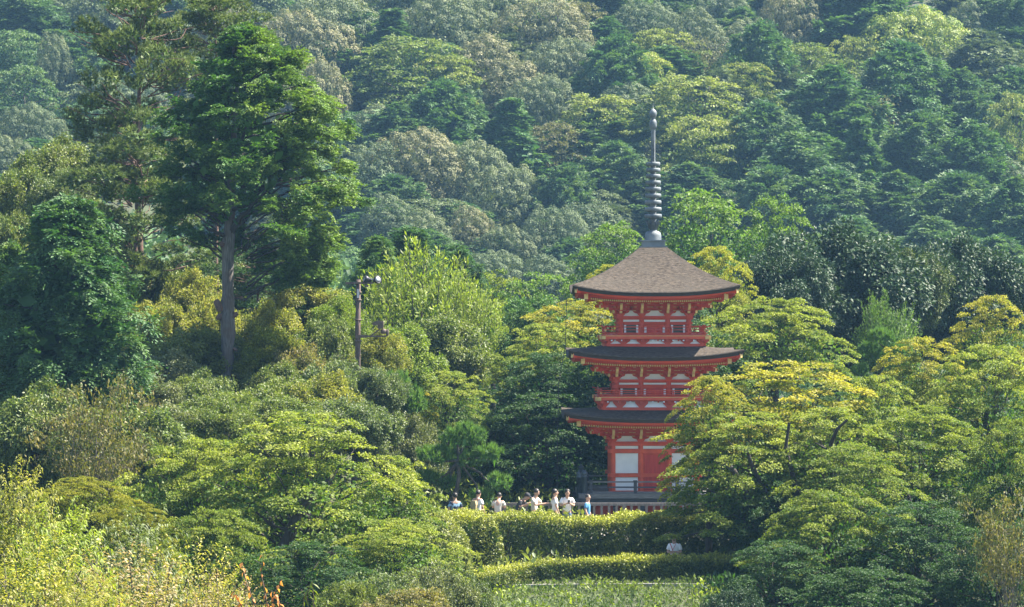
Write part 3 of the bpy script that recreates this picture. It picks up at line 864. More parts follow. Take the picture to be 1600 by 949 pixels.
def balcony(b, hw, py_base1, py_base0, py_b1, py_b0, py_rail):
    """bracketed balcony: base beam, white fields, floor beam, railing with crossing ends"""
    z0 = zl(py_base1, hw); z1 = zl(py_base0, hw); z2 = zl(py_b1, hw); z3 = zl(py_b0, hw); zr = zl(py_rail, hw)
    def base(mb):
        mb.box(-hw+.10, hw-.10, -hw+.02, -hw+.16, z0-.22, z1, RED)
        mb.box(-hw+.12, hw-.12, -hw+.12, -hw+.22, z1, z2, RED)
        for x in (-hw+.14, -b*.93, -b*.36, b*.36, b*.93, hw-.14):
            mb.poly([(x-.09, z1), (x+.09, z1), (x+.24, z1+(z2-z1)*.55), (x+.24, z2-.02), (x-.24, z2-.02), (x-.24, z1+(z2-z1)*.55)], -hw+.03, -hw+.12, RED)
            mb.box(x-.05, x+.05, -hw-.06, -hw+.03, z1+(z2-z1)*.5, z2-.02, RED)
    sides(base, 'balcony_base', pag)
    for x0, x1 in ((-b*.93, -b*.36), (-b*.36, b*.36), (b*.36, b*.93), (-hw+.14, -b*.93), (b*.93, hw-.14)):
        if x1-x0 < .2: continue
        mb = MB(); h = z2-z1; a, c = x0+.10, x1-.10; s = min(.15, (c-a)*.3)
        if c-a > .1:
            mb.poly([(a, z1+.005), (c, z1+.005), (c-s*.3, z1+h*.4), (c-s, z1+h*.8), (a+s, z1+h*.8), (a+s*.3, z1+h*.4)], -hw+.075, -hw+.125, PLA)
            me = mb.mesh('plaster_panel', PM)
            for i in range(4): link('plaster_panel', me, pag, rot=(0, 0, i*math.pi/2))
    fl = MB(); fl.box(-hw+.02, hw-.02, -hw+.02, hw-.02, z3-.05, z3, RED); fl.build('balcony_floor', PM, pag)
    def beam(mb):
        mb.box(-hw-.10, hw+.10, -hw-.07, -hw+.05, z2-.01, z3-.035, RLO)
        mb.box(-hw-.16, hw+.16, -hw-.02, -hw+.03, z2+.01, z2+.08, RLO)
        for sx in (-1, 1):
            mb.box(sx*(hw+.13)-.035, sx*(hw+.13)+.035, -hw-.085, -hw+.06, z2-.02, z2+.11, GLD)
        mb.box(-hw, hw, -hw-.075, -hw-.071, z3-.06, z3-.04, GLD)
        n = 20
        for i in range(n):
            x = -hw+2*hw*(i+.5)/n; mb.box(x-.03, x+.03, -hw-.05, -hw-.0, z2-.09, z2-.04, PLA if i % 2 else RED)
    sides(beam, 'floor_beam', pag)
    # railing: each rail is a part, posts too
    hr = zr-z3
    r0 = hw-.06
    for i in range(4):
        for k, (f, wd, ext) in enumerate(((1.0, .045, .22), (.60, .032, .14), (.16, .045, .10))):
            mb = MB(); z = z3+hr*f
            pts = [(-r0-ext, -r0, z+.05*(k == 0)), (-r0-ext*.3, -r0, z+.008), (r0+ext*.3, -r0, z+.008), (r0+ext, -r0, z+.05*(k == 0))]
            zz = .004*i if k else .004*i
            mb.tube([(x, y, q+zz) for x, y, q in pts], [wd/2]*4, 6, RED)
            mb.build('rail', PM, pag, rot=(0, 0, i*math.pi/2))
        for x in (-r0, -r0*.66, -r0*.33, 0, r0*.33, r0*.66):
            mb = MB(); mb.box(x-.022, x+.022, -r0-.02, -r0+.02, z3, z3+hr*(.98 if abs(x) > .9*r0 else .93), RED)
            if abs(x) > .9*r0: mb.box(x-.035, x+.035, -r0-.035, -r0+.035, z3+hr*.45, z3+hr*.75, GLD)
            mb.build('railing_post', PM, pag, rot=(0, 0, i*math.pi/2))

B1, B2, B3 = 1.58, 1.44, 1.28
I1, I2, I3 = .54, .52, .49
# ground floor
zd = zl(771, 2.7)                               # deck level
f1 = lambda py: zl(py, B1)
storey(B1, I1, zd-.02, [(zd, zd+.05, .16), (f1(745.5), f1(740), .20), (f1(708), f1(702), .20), (f1(696.5), f1(690.5), .20)], f1(690), f1(690), f1(664), True)
panels(B1, I1, [(zd+.05, f1(746), (0, 2)), (f1(739.5), f1(708.5), (0, 2)), (f1(701.5), f1(697), (0, 1, 2))])
door(B1, I1-.1, zd+.06, f1(711), .06, True)
trapezoids(B1, I1, f1(690), f1(681.5))
brackets(B1, I1, f1(690), f1(668), .78)
A1 = 3.43
zm1 = zl(654.5, A1); zc1 = zl(644, A1)
r1 = roof(zl(636, 1.9), 1.55, A1, zm1, zc1, zl(654.5, A1)-zl(661.5, A1), bell=.12)
rafters(r1, B1, A1, zl(660.5, A1)+.03, zl(649.5, A1)+.0, zl(664, B1))
balcony(B2, 2.10, 640.5, 637, 625.5, 619, 611)
# second floor
f2 = lambda py: zl(py, B2)
zf2 = zl(622, 2.1)
storey(B2, I2, zf2-.05, [(f2(622), f2(620), .1), (f2(606.5), f2(601.5), .16), (f2(598), f2(593), .18)], f2(593), f2(593), f2(567), False)
panels(B2, I2, [(f2(601.2), f2(598.2), (0, 1, 2)), (f2(620), f2(607), ())])
window(B2, -B2+.15, -I2-.15, f2(619), f2(607)); window(B2, I2+.15, B2-.15, f2(619), f2(607))
door(B2, I2-.10, f2(620), f2(608))
trapezoids(B2, I2, f2(593), f2(584.5))
brackets(B2, I2, f2(593), f2(571), .74)
A2 = 3.25
zm2 = zl(557.5, A2); zc2 = zl(546, A2)
r2 = roof(zl(536, 1.8), 1.45, A2, zm2, zc2, zl(557.5, A2)-zl(564.5, A2), bell=.12)
rafters(r2, B2, A2, zl(563.5, A2)+.03, zl(551.5, A2)+.0, zl(567, B2))
balcony(B3, 1.93, 541, 537.5, 529.5, 523, 511.5)
# third floor
f3 = lambda py: zl(py, B3)
storey(B3, I3, zl(527, 1.9), [(f3(523), f3(521), .1), (f3(506.5), f3(503.5), .15), (f3(499.5), f3(494.5), .17)], f3(494), f3(494), f3(468), False)
panels(B3, I3, [(f3(503), f3(499.7), (0, 1, 2))])
window(B3, -B3+.13, -I3-.13, f3(520), f3(508)); window(B3, I3+.13, B3-.13, f3(520), f3(508))
door(B3, I3-.10, f3(521), f3(510))
trapezoids(B3, I3, f3(494), f3(485.5))
brackets(B3, I3, f3(494), f3(472), .72)
A3 = 3.11
zm3 = zl(456.5, A3); zc3 = zl(444.5, A3)
r3 = roof(zl(386, .5), .50, A3, zm3, zc3, zl(456.5, A3)-zl(463.5, A3), bell=.27)
rafters(r3, B3, A3, zl(462.5, A3)+.03, zl(450, A3)+.0, zl(468, B3))

# spire
zs = lambda py: zl(py, 0)
box = MB(); a = .43
box.box(-a, a, -a, a, zs(385), zs(377.5)); box.box(-a-.06, a+.06, -a-.06, a+.06, zs(377.5), zs(375.5)); box.box(-a-.09, a+.09, -a-.09, a+.09, zs(388), zs(385))
for i in range(4):
    q = MB(); q.box(-.012, .012, -a-.012, -a, zs(385), zs(377.5)); q.v = [tuple(ROT4[i] @ Vector(v)) for v in q.v]; box.add(q.v, q.f)
spire = box.build('spire', M['verdigris'], pag)
def sp(name, prof, mat='verdigris', n=20):
    m = MB(); m.lathe(prof, n); return m.build(name, M[mat], spire)
sp('spire_dome', [(.315, zs(375.5)), (.31, zs(368)), (.285, zs(364)), (.23, zs(362)), (.17, zs(361.2)), (.13, zs(360))])
fl = MB()
fl.lathe([(.14, zs(361)), (.16, zs(355)), (.21, zs(350)), (.15, zs(348)), (.1, zs(347))], 16)
for k in range(8):
    a0 = k*math.pi/4; c_, s_ = math.cos(a0), math.sin(a0); tn = (-s_*.08, c_*.08)
    pts = [(.16, zs(358), .7), (.22, zs(352), 1.0), (.27, zs(347.5), .8), (.33, zs(344.5), .2)]
    vs = []
    for r_, z_, w_ in pts: vs += [(c_*r_-tn[0]*w_, s_*r_-tn[1]*w_, z_), (c_*r_+tn[0]*w_, s_*r_+tn[1]*w_, z_), (c_*(r_-.02), s_*(r_-.02), z_+.01)]
    fl.add(vs, [f for j in range(3) for f in ((j*3, j*3+1, j*3+4, j*3+3), (j*3+1, j*3+2, j*3+5, j*3+4), (j*3+2, j*3, j*3+3, j*3+5))])
fl.build('lotus_collar', M['verdigris_dk'], spire)
sp('spire_pole', [(.125, zs(360)), (.12, zs(330)), (.11, zs(254)), (.085, zs(250)), (.085, zs(216)), (.08, zs(186))], 'verdigris')
for k, py in enumerate((338.0, 327.4, 316.6, 306.2, 296.0, 285.8, 275.8, 266.2, 256.8)):
    ro = .325-.0075*k; th = .080
    m = MB(); z = zs(py)
    m.lathe([(ro-.05, z-th), (ro, z-th*.8), (ro+.006, z+th*.6), (ro-.02, z+th), (ro-.05, z+th*.8), (ro-.05, z-th)], 24)
    m.lathe([(.1, z-th*1.0), (.125, z), (.1, z+th*1.0)], 12)
    for j in range(8):
        a0 = j*math.pi/4+.2; m.beam((math.cos(a0)*.1, math.sin(a0)*.1, z), (math.cos(a0)*(ro-.03), math.sin(a0)*(ro-.03), z), .03, .045)
    m.build('ring', M['verdigris'], spire)
for k in range(4):                                  # openwork flame fins
    m = MB(); rr = random.Random(k)
    H0, H1 = zs(254), zs(217)
    nrow = 22
    for j in range(nrow):
        t = (j+.5)/nrow; z = H0+(H1-H0)*t
        w = .27*math.sin(min(1, t*1.9+.25)*math.pi*.5)*(1-t**4)*(.88+.12*math.sin(j*2.1))
        nc = int(w/.042)
        for c in range(nc):
            if (c+j) % 2: continue
            x = .09+(c+.5)*.042; m.beam((x-.02, 0, z-.02), (x+.02, 0, z+.022), .017, .017)
        m.beam((.07+w-.02, 0, z-.03), (.07+w, 0, z+.03), .013, .013)
        m.beam((.06, 0, z), (.06+w*.9, 0, z+.015), .008, .008)
    m.build('flame_fin', M['verdigris_dk'], spire, rot=(0, 0, k*math.pi/2+.08))
sp('spire_drum', [(.07, zs(203)), (.12, zs(201)), (.142, zs(196)), (.142, zs(192)), (.11, zs(188)), (.06, zs(186.5))])
sp('spire_jewel', [(.07, zs(187)), (.075, zs(185)), (.12, zs(182)), (.142, zs(177.5)), (.12, zs(173.5)), (.05, zs(171)), (.012, zs(169.5)), (.010, zs(161))])

# deck under the pagoda
DH = 2.78
ft = lambda py: zl(py, DH)
dk = MB(); dk.box(-2.3, 2.3, -2.3, 2.3, -.25, ft(786), 1); dk.box(-2.5, 2.5, -2.5, 2.5, ft(786)-.02, ft(778), 1)
dk.build('plinth', [M['weathered_dk'], M['red']], pag)
for i in range(4):
    m = MB(); m.box(-DH-.22, DH+.22, -DH-.04, -DH+.16, ft(787)+.002*i, ft(779.5), 0); m.build('deck_beam', [M['weathered_dk']], pag, rot=(0, 0, i*math.pi/2))
    m = MB(); m.box(-DH-.10-.004*i, DH+.10+.004*i, -DH-.12, -DH+.05, ft(779)+.003*i, ft(771.5)-.003*i, 0); m.build('deck_edge', [M['weathered']], pag, rot=(0, 0, i*math.pi/2))
    for x in np.linspace(-DH+.25, DH-.25, 6):
        m = MB(); m.box(x-.09, x+.09, -DH+.1, -DH+.28, -.25, ft(787), 0); m.build('deck_post', [M['weathered_dk']], pag, rot=(0, 0, i*math.pi/2))
nb = 26
pm = MB(); pm.box(-DH+.0, DH-.0, -.1, .1, ft(777), ft(772)); pme = pm.mesh('deck_board', [M['weathered']])
for k in range(nb):
    y = -DH+.10+(2*DH-.2)*(k+.5)/nb
    o = link('deck_board', pme, pag, loc=(0, y, 0), scale=(.985, 1.0, 1))
# deck railing
RO = DH-.12
for i in range(4):
    for k, py in enumerate((753.5, 761.8, 770.0)):
        m = MB(); z = ft(py); m.beam((-RO-.1, -RO, z), (RO+.1, -RO, z), .07, .055+.02*(k == 2)); m.build('rail', M['weathered_dk'] if k == 1 else M['weathered'], pag, rot=(0, 0, i*math.pi/2))
    for x in (-RO+.22, -.78, .78, RO-.22):
        m = MB(); m.box(x-.06, x+.06, -RO-.055, -RO+.055, ft(772), ft(752.5)); m.box(x-.075, x+.075, -RO-.07, -RO+.07, ft(753), ft(751))
        m.build('railing_post', M['weathered_dk'], pag, rot=(0, 0, i*math.pi/2))
    m = MB(); zt_ = ft(746)
    m.lathe([(.10, ft(787)), (.10, zt_), (.125, zt_+.01), (.125, zt_+.03), (.09, zt_+.05), (.08, zt_+.08), (.12, zt_+.12), (.12, zt_+.17), (.07, zt_+.23), (.015, zt_+.27)], 16, c=(-RO-.02, -RO-.02))
    m.build('newel_post', M['verdigris_dk'], pag, rot=(0, 0, i*math.pi/2))
for dx, dy in ((-.20, .45),):
    m = MB(); zt_ = ft(748)
    m.lathe([(.10, ft(787)), (.10, zt_), (.125, zt_+.01), (.125, zt_+.04), (.09, zt_+.07), (.12, zt_+.14), (.11, zt_+.19), (.02, zt_+.27)], 14, c=(-RO+dx, -RO+dy))
    m.build('newel_post', M['verdigris_dk'], pag)
# down conductor hanging from the top roof's corner
cb = MB()
cb.tube([(-3.0, -3.0, zl(470, 3)), (-3.40, -3.02, zl(471, 3))], [.018, .018], 6)
cb.tube([(-3.36, -3.02, zl(466, 3)), (-3.37, -3.02, zl(500, 3)), (-3.42, -3.05, zl(545, 3)), (-3.66, -3.1, zl(600, 3)), (-3.70, -3.1, zl(700, 3)), (-3.70, -3.1, 0.0)], [.014]*6, 6)
cb.build('lightning_cable', M['black_metal'], pag)

# ------------------------------------------------------------------ grounds: path kerb, fence, pole
kb = MB()
for (x0, y0), (x1, y1) in zip([(-5.4, 121.6), (-3.0, 123.3), (0, 123.7), (4, 123.9)], [(-3.0, 123.3), (0, 123.7), (4, 123.9), (9, 123.9)]):
    z0, z1 = float(zg(x0, y0)), float(zg(x1, y1)); kb.beam((x0, y0, z0-.02), (x1, y1, z1-.02), .16, .22)
tag(kb.build('kerb', M['stone']), 'low pale stone kerb running under the lower hedge', 'kerb')
pa = []
for X0 in np.arange(-3, 12.1, 1.0): pa += [(X0, 126.6, float(zg(X0, 126.6))+.01), (X0, 130.9, float(zg(X0, 130.9))+.01)]
mb = MB(); n_ = len(pa)//2
for i in range(n_-1):
    mb.add([pa[2*i], pa[2*i+2], pa[2*i+3], pa[2*i+1]], [(0, 1, 2, 3)])
tag(mb.build('lower_path', M['path']), kind='structure')
pa = []
for X0 in np.arange(-1, 14.1, 1.0): pa += [(X0, 137.2, float(zg(X0, 137.2))+.03), (X0, 142.2, float(zg(X0, 142.2))+.03)]
mb = MB()
for i in range(len(pa)//2-1): mb.add([pa[2*i], pa[2*i+2], pa[2*i+3], pa[2*i+1]], [(0, 1, 2, 3)])
tag(mb.build('upper_path', M['path']), kind='structure')

FY = 143.2
fx0, fx1 = (788-800)/F*FY, (1330-800)/F*FY
fz_top = CZ-(786-474.5)/F*FY
fence = thing('wooden_fence', 'weathered grey wooden fence with upright balusters in front of the pagoda deck', 'fence', ((fx0+fx1)/2, FY, float(zg(4, FY))))
fw = fence.location
L_ = fx1-fx0; ztl = fz_top-fw.z
m = MB(); m.box(-L_/2, L_/2, -.06, .06, ztl-.10, ztl); m.build('top_rail', M['fence_wood'], fence)
m = MB(); m.box(-L_/2, L_/2, -.035, .035, .12, .20); m.build('bottom_rail', M['fence_wood'], fence)
bal = MB(); bal.box(-.045, .045, -.03, .03, .2, ztl-.1); bme = bal.mesh('baluster', [M['fence_wood']])
fp = MB(); fp.box(-.075, .075, -.065, .065, -.1, ztl-.005); fpm = fp.mesh('fence_post', [M['fence_wood']])
nbal = int(L_/.272)
for i in range(nbal+1):
    x = -L_/2+.272*i
    if i % 8 == 0: link('fence_post', fpm, fence, loc=(x, 0, 0))
    else: link('baluster', bme, fence, loc=(x, 0, 0))

# lamp pole on the slope
LY = 148.0
lx = (559-800)/F*LY
def lz(py): return CZ-(py-474.5)/F*LY
def lxx(px): return (px-559)/F*LY
gz = float(zg(lx, LY))
lp = thing('lamp_pole', 'rusty brown wooden pole with crossarm and floodlights rising from the shrubs', 'lamp pole', (lx, LY, gz))
m = MB(); m.tube([(0.02, 0, -.3), (0.0, 0, lz(520)-gz), (0.03, 0, lz(437)-gz)], [.115, .10, .08], 12); m.build('pole', M['pole_wood'], lp)
m = MB(); m.box(lxx(540), lxx(583), -.16, -.10, lz(444)-gz, lz(441)-gz); m.box(lxx(570), lxx(576), -.18, -.08, lz(449)-gz, lz(445)-gz); m.build('crossarm', M['rust'], lp)
m = MB(); m.box(lxx(556), lxx(573), -.13, .0, lz(528)-gz, lz(523.5)-gz); m.box(lxx(560), lxx(604), -.1, -.04, lz(527)-gz, lz(524.5)-gz)
m.beam((lxx(580), -.07, lz(525)-gz), (lxx(594), -.07, lz(514)-gz), .05, .05); m.beam((lxx(604), -.07, lz(526)-gz), (lxx(604), -.07, lz(517)-gz), .04, .04); m.build('lower_arm', M['rust'], lp)
m = MB(); m.box(lxx(558), lxx(561.5), -.16, -.09, lz(466)-gz, lz(452)-gz); m.build('junction_box', M['zinc'], lp)
for (z_) in (457, 469, 500, 533):
    m = MB(); m.lathe([(.118, lz(z_+1.2)-gz), (.135, lz(z_+1)-gz), (.135, lz(z_-1)-gz), (.118, lz(z_-1.2)-gz)], 12, c=(.01, 0)); m.build('band', M['rust'], lp)
def flood(px, py, r, l, a, name='floodlight'):
    m = MB(); m.lathe([(.01, -l*.5), (r*.5, -l*.5), (r*.62, -l*.2), (r, l*.1), (r*1.04, l*.5), (r*.9, l*.5), (r*.6, l*.3), (.01, l*.25)], 16)
    Q = Matrix.Translation((lxx(px), -.13, lz(py)-gz)) @ a
    m.xform(Q); o = m.build(name, M['black_metal'], lp)
    g = MB(); g.lathe([(.01, l*.44), (r*.9, l*.44), (r*.95, l*.47), (.01, l*.48)], 16); g.xform(Q); g.build('lens', M['zinc'], o)
flood(574.5, 437, .135, .30, Euler((0.35, R(-80), 0)).to_matrix().to_4x4())
flood(588, 438, .145, .28, Euler((0.9, R(72), 0)).to_matrix().to_4x4())
m = MB(); m.beam((lxx(567), -.13, lz(438)-gz), (lxx(586), -.13, lz(436)-gz), .05, .05); m.build('lamp_bracket', M['zinc'], lp)
m = MB(); m.poly([(lxx(582), lz(508)-gz), (lxx(599), lz(508.5)-gz), (lxx(599), lz(502)-gz), (lxx(590), lz(501.5)-gz), (lxx(582), lz(504)-gz)], -.24, .12); m.box(lxx(590), lxx(599), -.2, .08, lz(514)-gz, lz(508)-gz)
m.build('floodlight_box', M['rust'], lp)
m = MB(); m.lathe([(.05, lz(522)-gz), (.11, lz(521)-gz), (.12, lz(516)-gz), (.05, lz(514)-gz)], 12, c=(lxx(599.5), -.1)); m.build('bulb_cage', M['rust'], lp)
m = MB(); m.lathe([(.02, lz(525)-gz), (.05, lz(524)-gz), (.05, lz(517)-gz), (.02, lz(514)-gz)], 8, c=(lxx(605.5), -.12)); m.build('insulator', M['rust'], lp)

# ------------------------------------------------------------------ crown prototypes
def K(name, f, *a, **k):
    p = f(*a, **k); p.name = name; PR[name] = p
PR = {}
K('bil1', crown_billow, 11)
K('bil2', crown_billow, 12, (5.2, 5.2, 4.2), 180, (.5, .9))
K('bil3', crown_billow, 13, (3.6, 3.6, 4.0), 120, (.5, .85))
K('lay1', crown_layered, 21, 10., 6.0, 95, (.06, .12), (.19, .14), 55, tilt=.4, sub=8, flat=.6)
K('lay2', crown_layered, 22, 11., 5.0, 85, (.06, .13), (.19, .14), 55, tilt=.25, droop=.3, sub=8, flat=.6)
K('soft1', crown_conifer, 31, 7., 8., 170, (.26, .12), 1.5, .35, .3, grp=2.6)
K('soft2', crown_conifer, 32, 8., 7.5, 190, (.26, .12), 1.5, .15, .35, grp=2.8)
K('cone1', crown_conifer, 33, 5.5, 9., 210, (.24, .11), 1.1, .85, .1, grp=2.6)
K('map1', crown_layered, 41, 8.4, 6.6, 150, (.058, .112), (.092, .076), 205, tilt=0.70, droop=.45, sub=9, flat=0.80)
K('map2', crown_layered, 42, 7.0, 4.8, 115, (.058, .112), (.092, .076), 205, tilt=0.70, droop=.45, sub=9, flat=0.80)
K('map3', crown_layered, 43, 9.0, 4.4, 120, (.058, .112), (.092, .076), 205, tilt=0.50, droop=.45, sub=9, flat=0.55)
K('zel', crown_layered, 44, 6.5, 4.6, 80, (.07, .13), (.17, .09), 90, tilt=.6, droop=.5, sub=9)
K('cypr', crown_conifer, 52, 6.5, 8.2, 260, (.15, .075), 1.15, .45, .1, 5, 7, .45, grp=4.4)
K('glo1', crown_leafy, 61, 6.2, 4.8, 110, (.08, .14), (.17, .09), 95, .6)
K('glo2', crown_leafy, 62, 5.0, 3.6, 90, (.08, .15), (.15, .08), 110, .5)
K('bush1', crown_leafy, 63, 4.0, 3.2, 90, (.08, .15), (.10, .07), 170, .0)
K('bush2', crown_leafy, 64, 3.4, 2.2, 80, (.09, .16), (.095, .065), 180, .0)
K('plume', crown_plume, 65, 5.2, 4.2, 150, (.15, .055))
K('shoot', crown_shoots, 66, 3.6, 2.8, 340, (.165, .052), 22)
K('twig', crown_sparse, 67, 5., 3.8, 26, (.13, .075), 54, twig=.006)
K('bare', crown_sparse, 68, 9., 5., 26, (.22, .12), 34, 1.0, twig=.010)
K('small', crown_shoots, 69, 3.2, 1.6, 420, (.085, .035), 16, .15, .2, .8, .045)

HILL_LIMBS = {}
def tree(proto, cx, ytop, w, h, Y, mat, label, bark='bark_dark', name='tree', cat='tree', tr=None, rotz=None, group=None, dx=0., base=None, drop=None, depth=1.0):
    """a tree whose crown covers photo columns cx+-w/2 and rows ytop..ytop+h at distance Y"""
    p = PR[proto]
    if rotz is None: rotz = (cx*.37+ytop*.11) % 6.283
    wm = w/F*Y; hm = h/F*Y
    sx = wm/p.w; sz = hm/p.h
    X = (cx-800)/F*Y; zb = CZ-(ytop+h-474.5)/F*Y
    g = float(zg(X, Y)) if base is None else base
    g = min(g, zb + .3*hm)
    tr = tr or .028*wm + .05
    o = thing(name, label, cat, (X, Y, g), 0, group)
    zoff = zb - g - p.lo[2]*sz
    # turn the crown about its own centre line
    R_ = Matrix.Rotation(rotz, 4, 'Z')
    c = link('crown', p.me, o, loc=(0, 0, zoff), rot=(0, 0, rotz), scale=(sx, sx*depth, sz), mat=M[mat])
    d_ = (zb-g)/sz
    key = (proto, round(max(.2, d_), 0), round(tr/sx, 1)) if Y > 230 else None
    if key and key in HILL_LIMBS: tm = HILL_LIMBS[key]
    else:
        tm = p.trunk_mesh(max(.2, d_), tr/sx, 5 if Y > 230 else 8)
        if key: HILL_LIMBS[key] = tm
    to = link('stems' if proto in ('shoot', 'small', 'plume') else 'trunk', tm, o, loc=(0, 0, zoff), rot=(0, 0, rotz), scale=(sx, sx, sz), mat=M[bark])
    if to.name[:5] == 'stems': to['kind'] = 'stuff'
    return o

def hill_Y(cx, pyb, clear=1.0):
    """distance at which a crown whose foot is seen on row pyb stands on the hillside"""
    Ys = np.arange(300., 640., 1.5); X = (cx-800)/F*Ys
    d = (CZ-(pyb-474.5)/F*Ys) - (zg(X, Ys)+clear)
    k = np.where(d < 0)[0]
    return float(Ys[k[0]]) if len(k) else 330.

def hill(proto, cx, ytop, w, h, mat, label, bark='bark', **k):
    Y = hill_Y(cx, ytop+h)
    return tree(proto, cx, ytop, w, h, Y, mat, label, bark, name={'bil': 'broadleaf_tree', 'lay': 'spreading_tree', 'sof': 'cypress_tree', 'con': 'cedar_tree', 'bar': 'bare_tree', 'zel': 'spreading_tree'}[proto[:3]], **k)

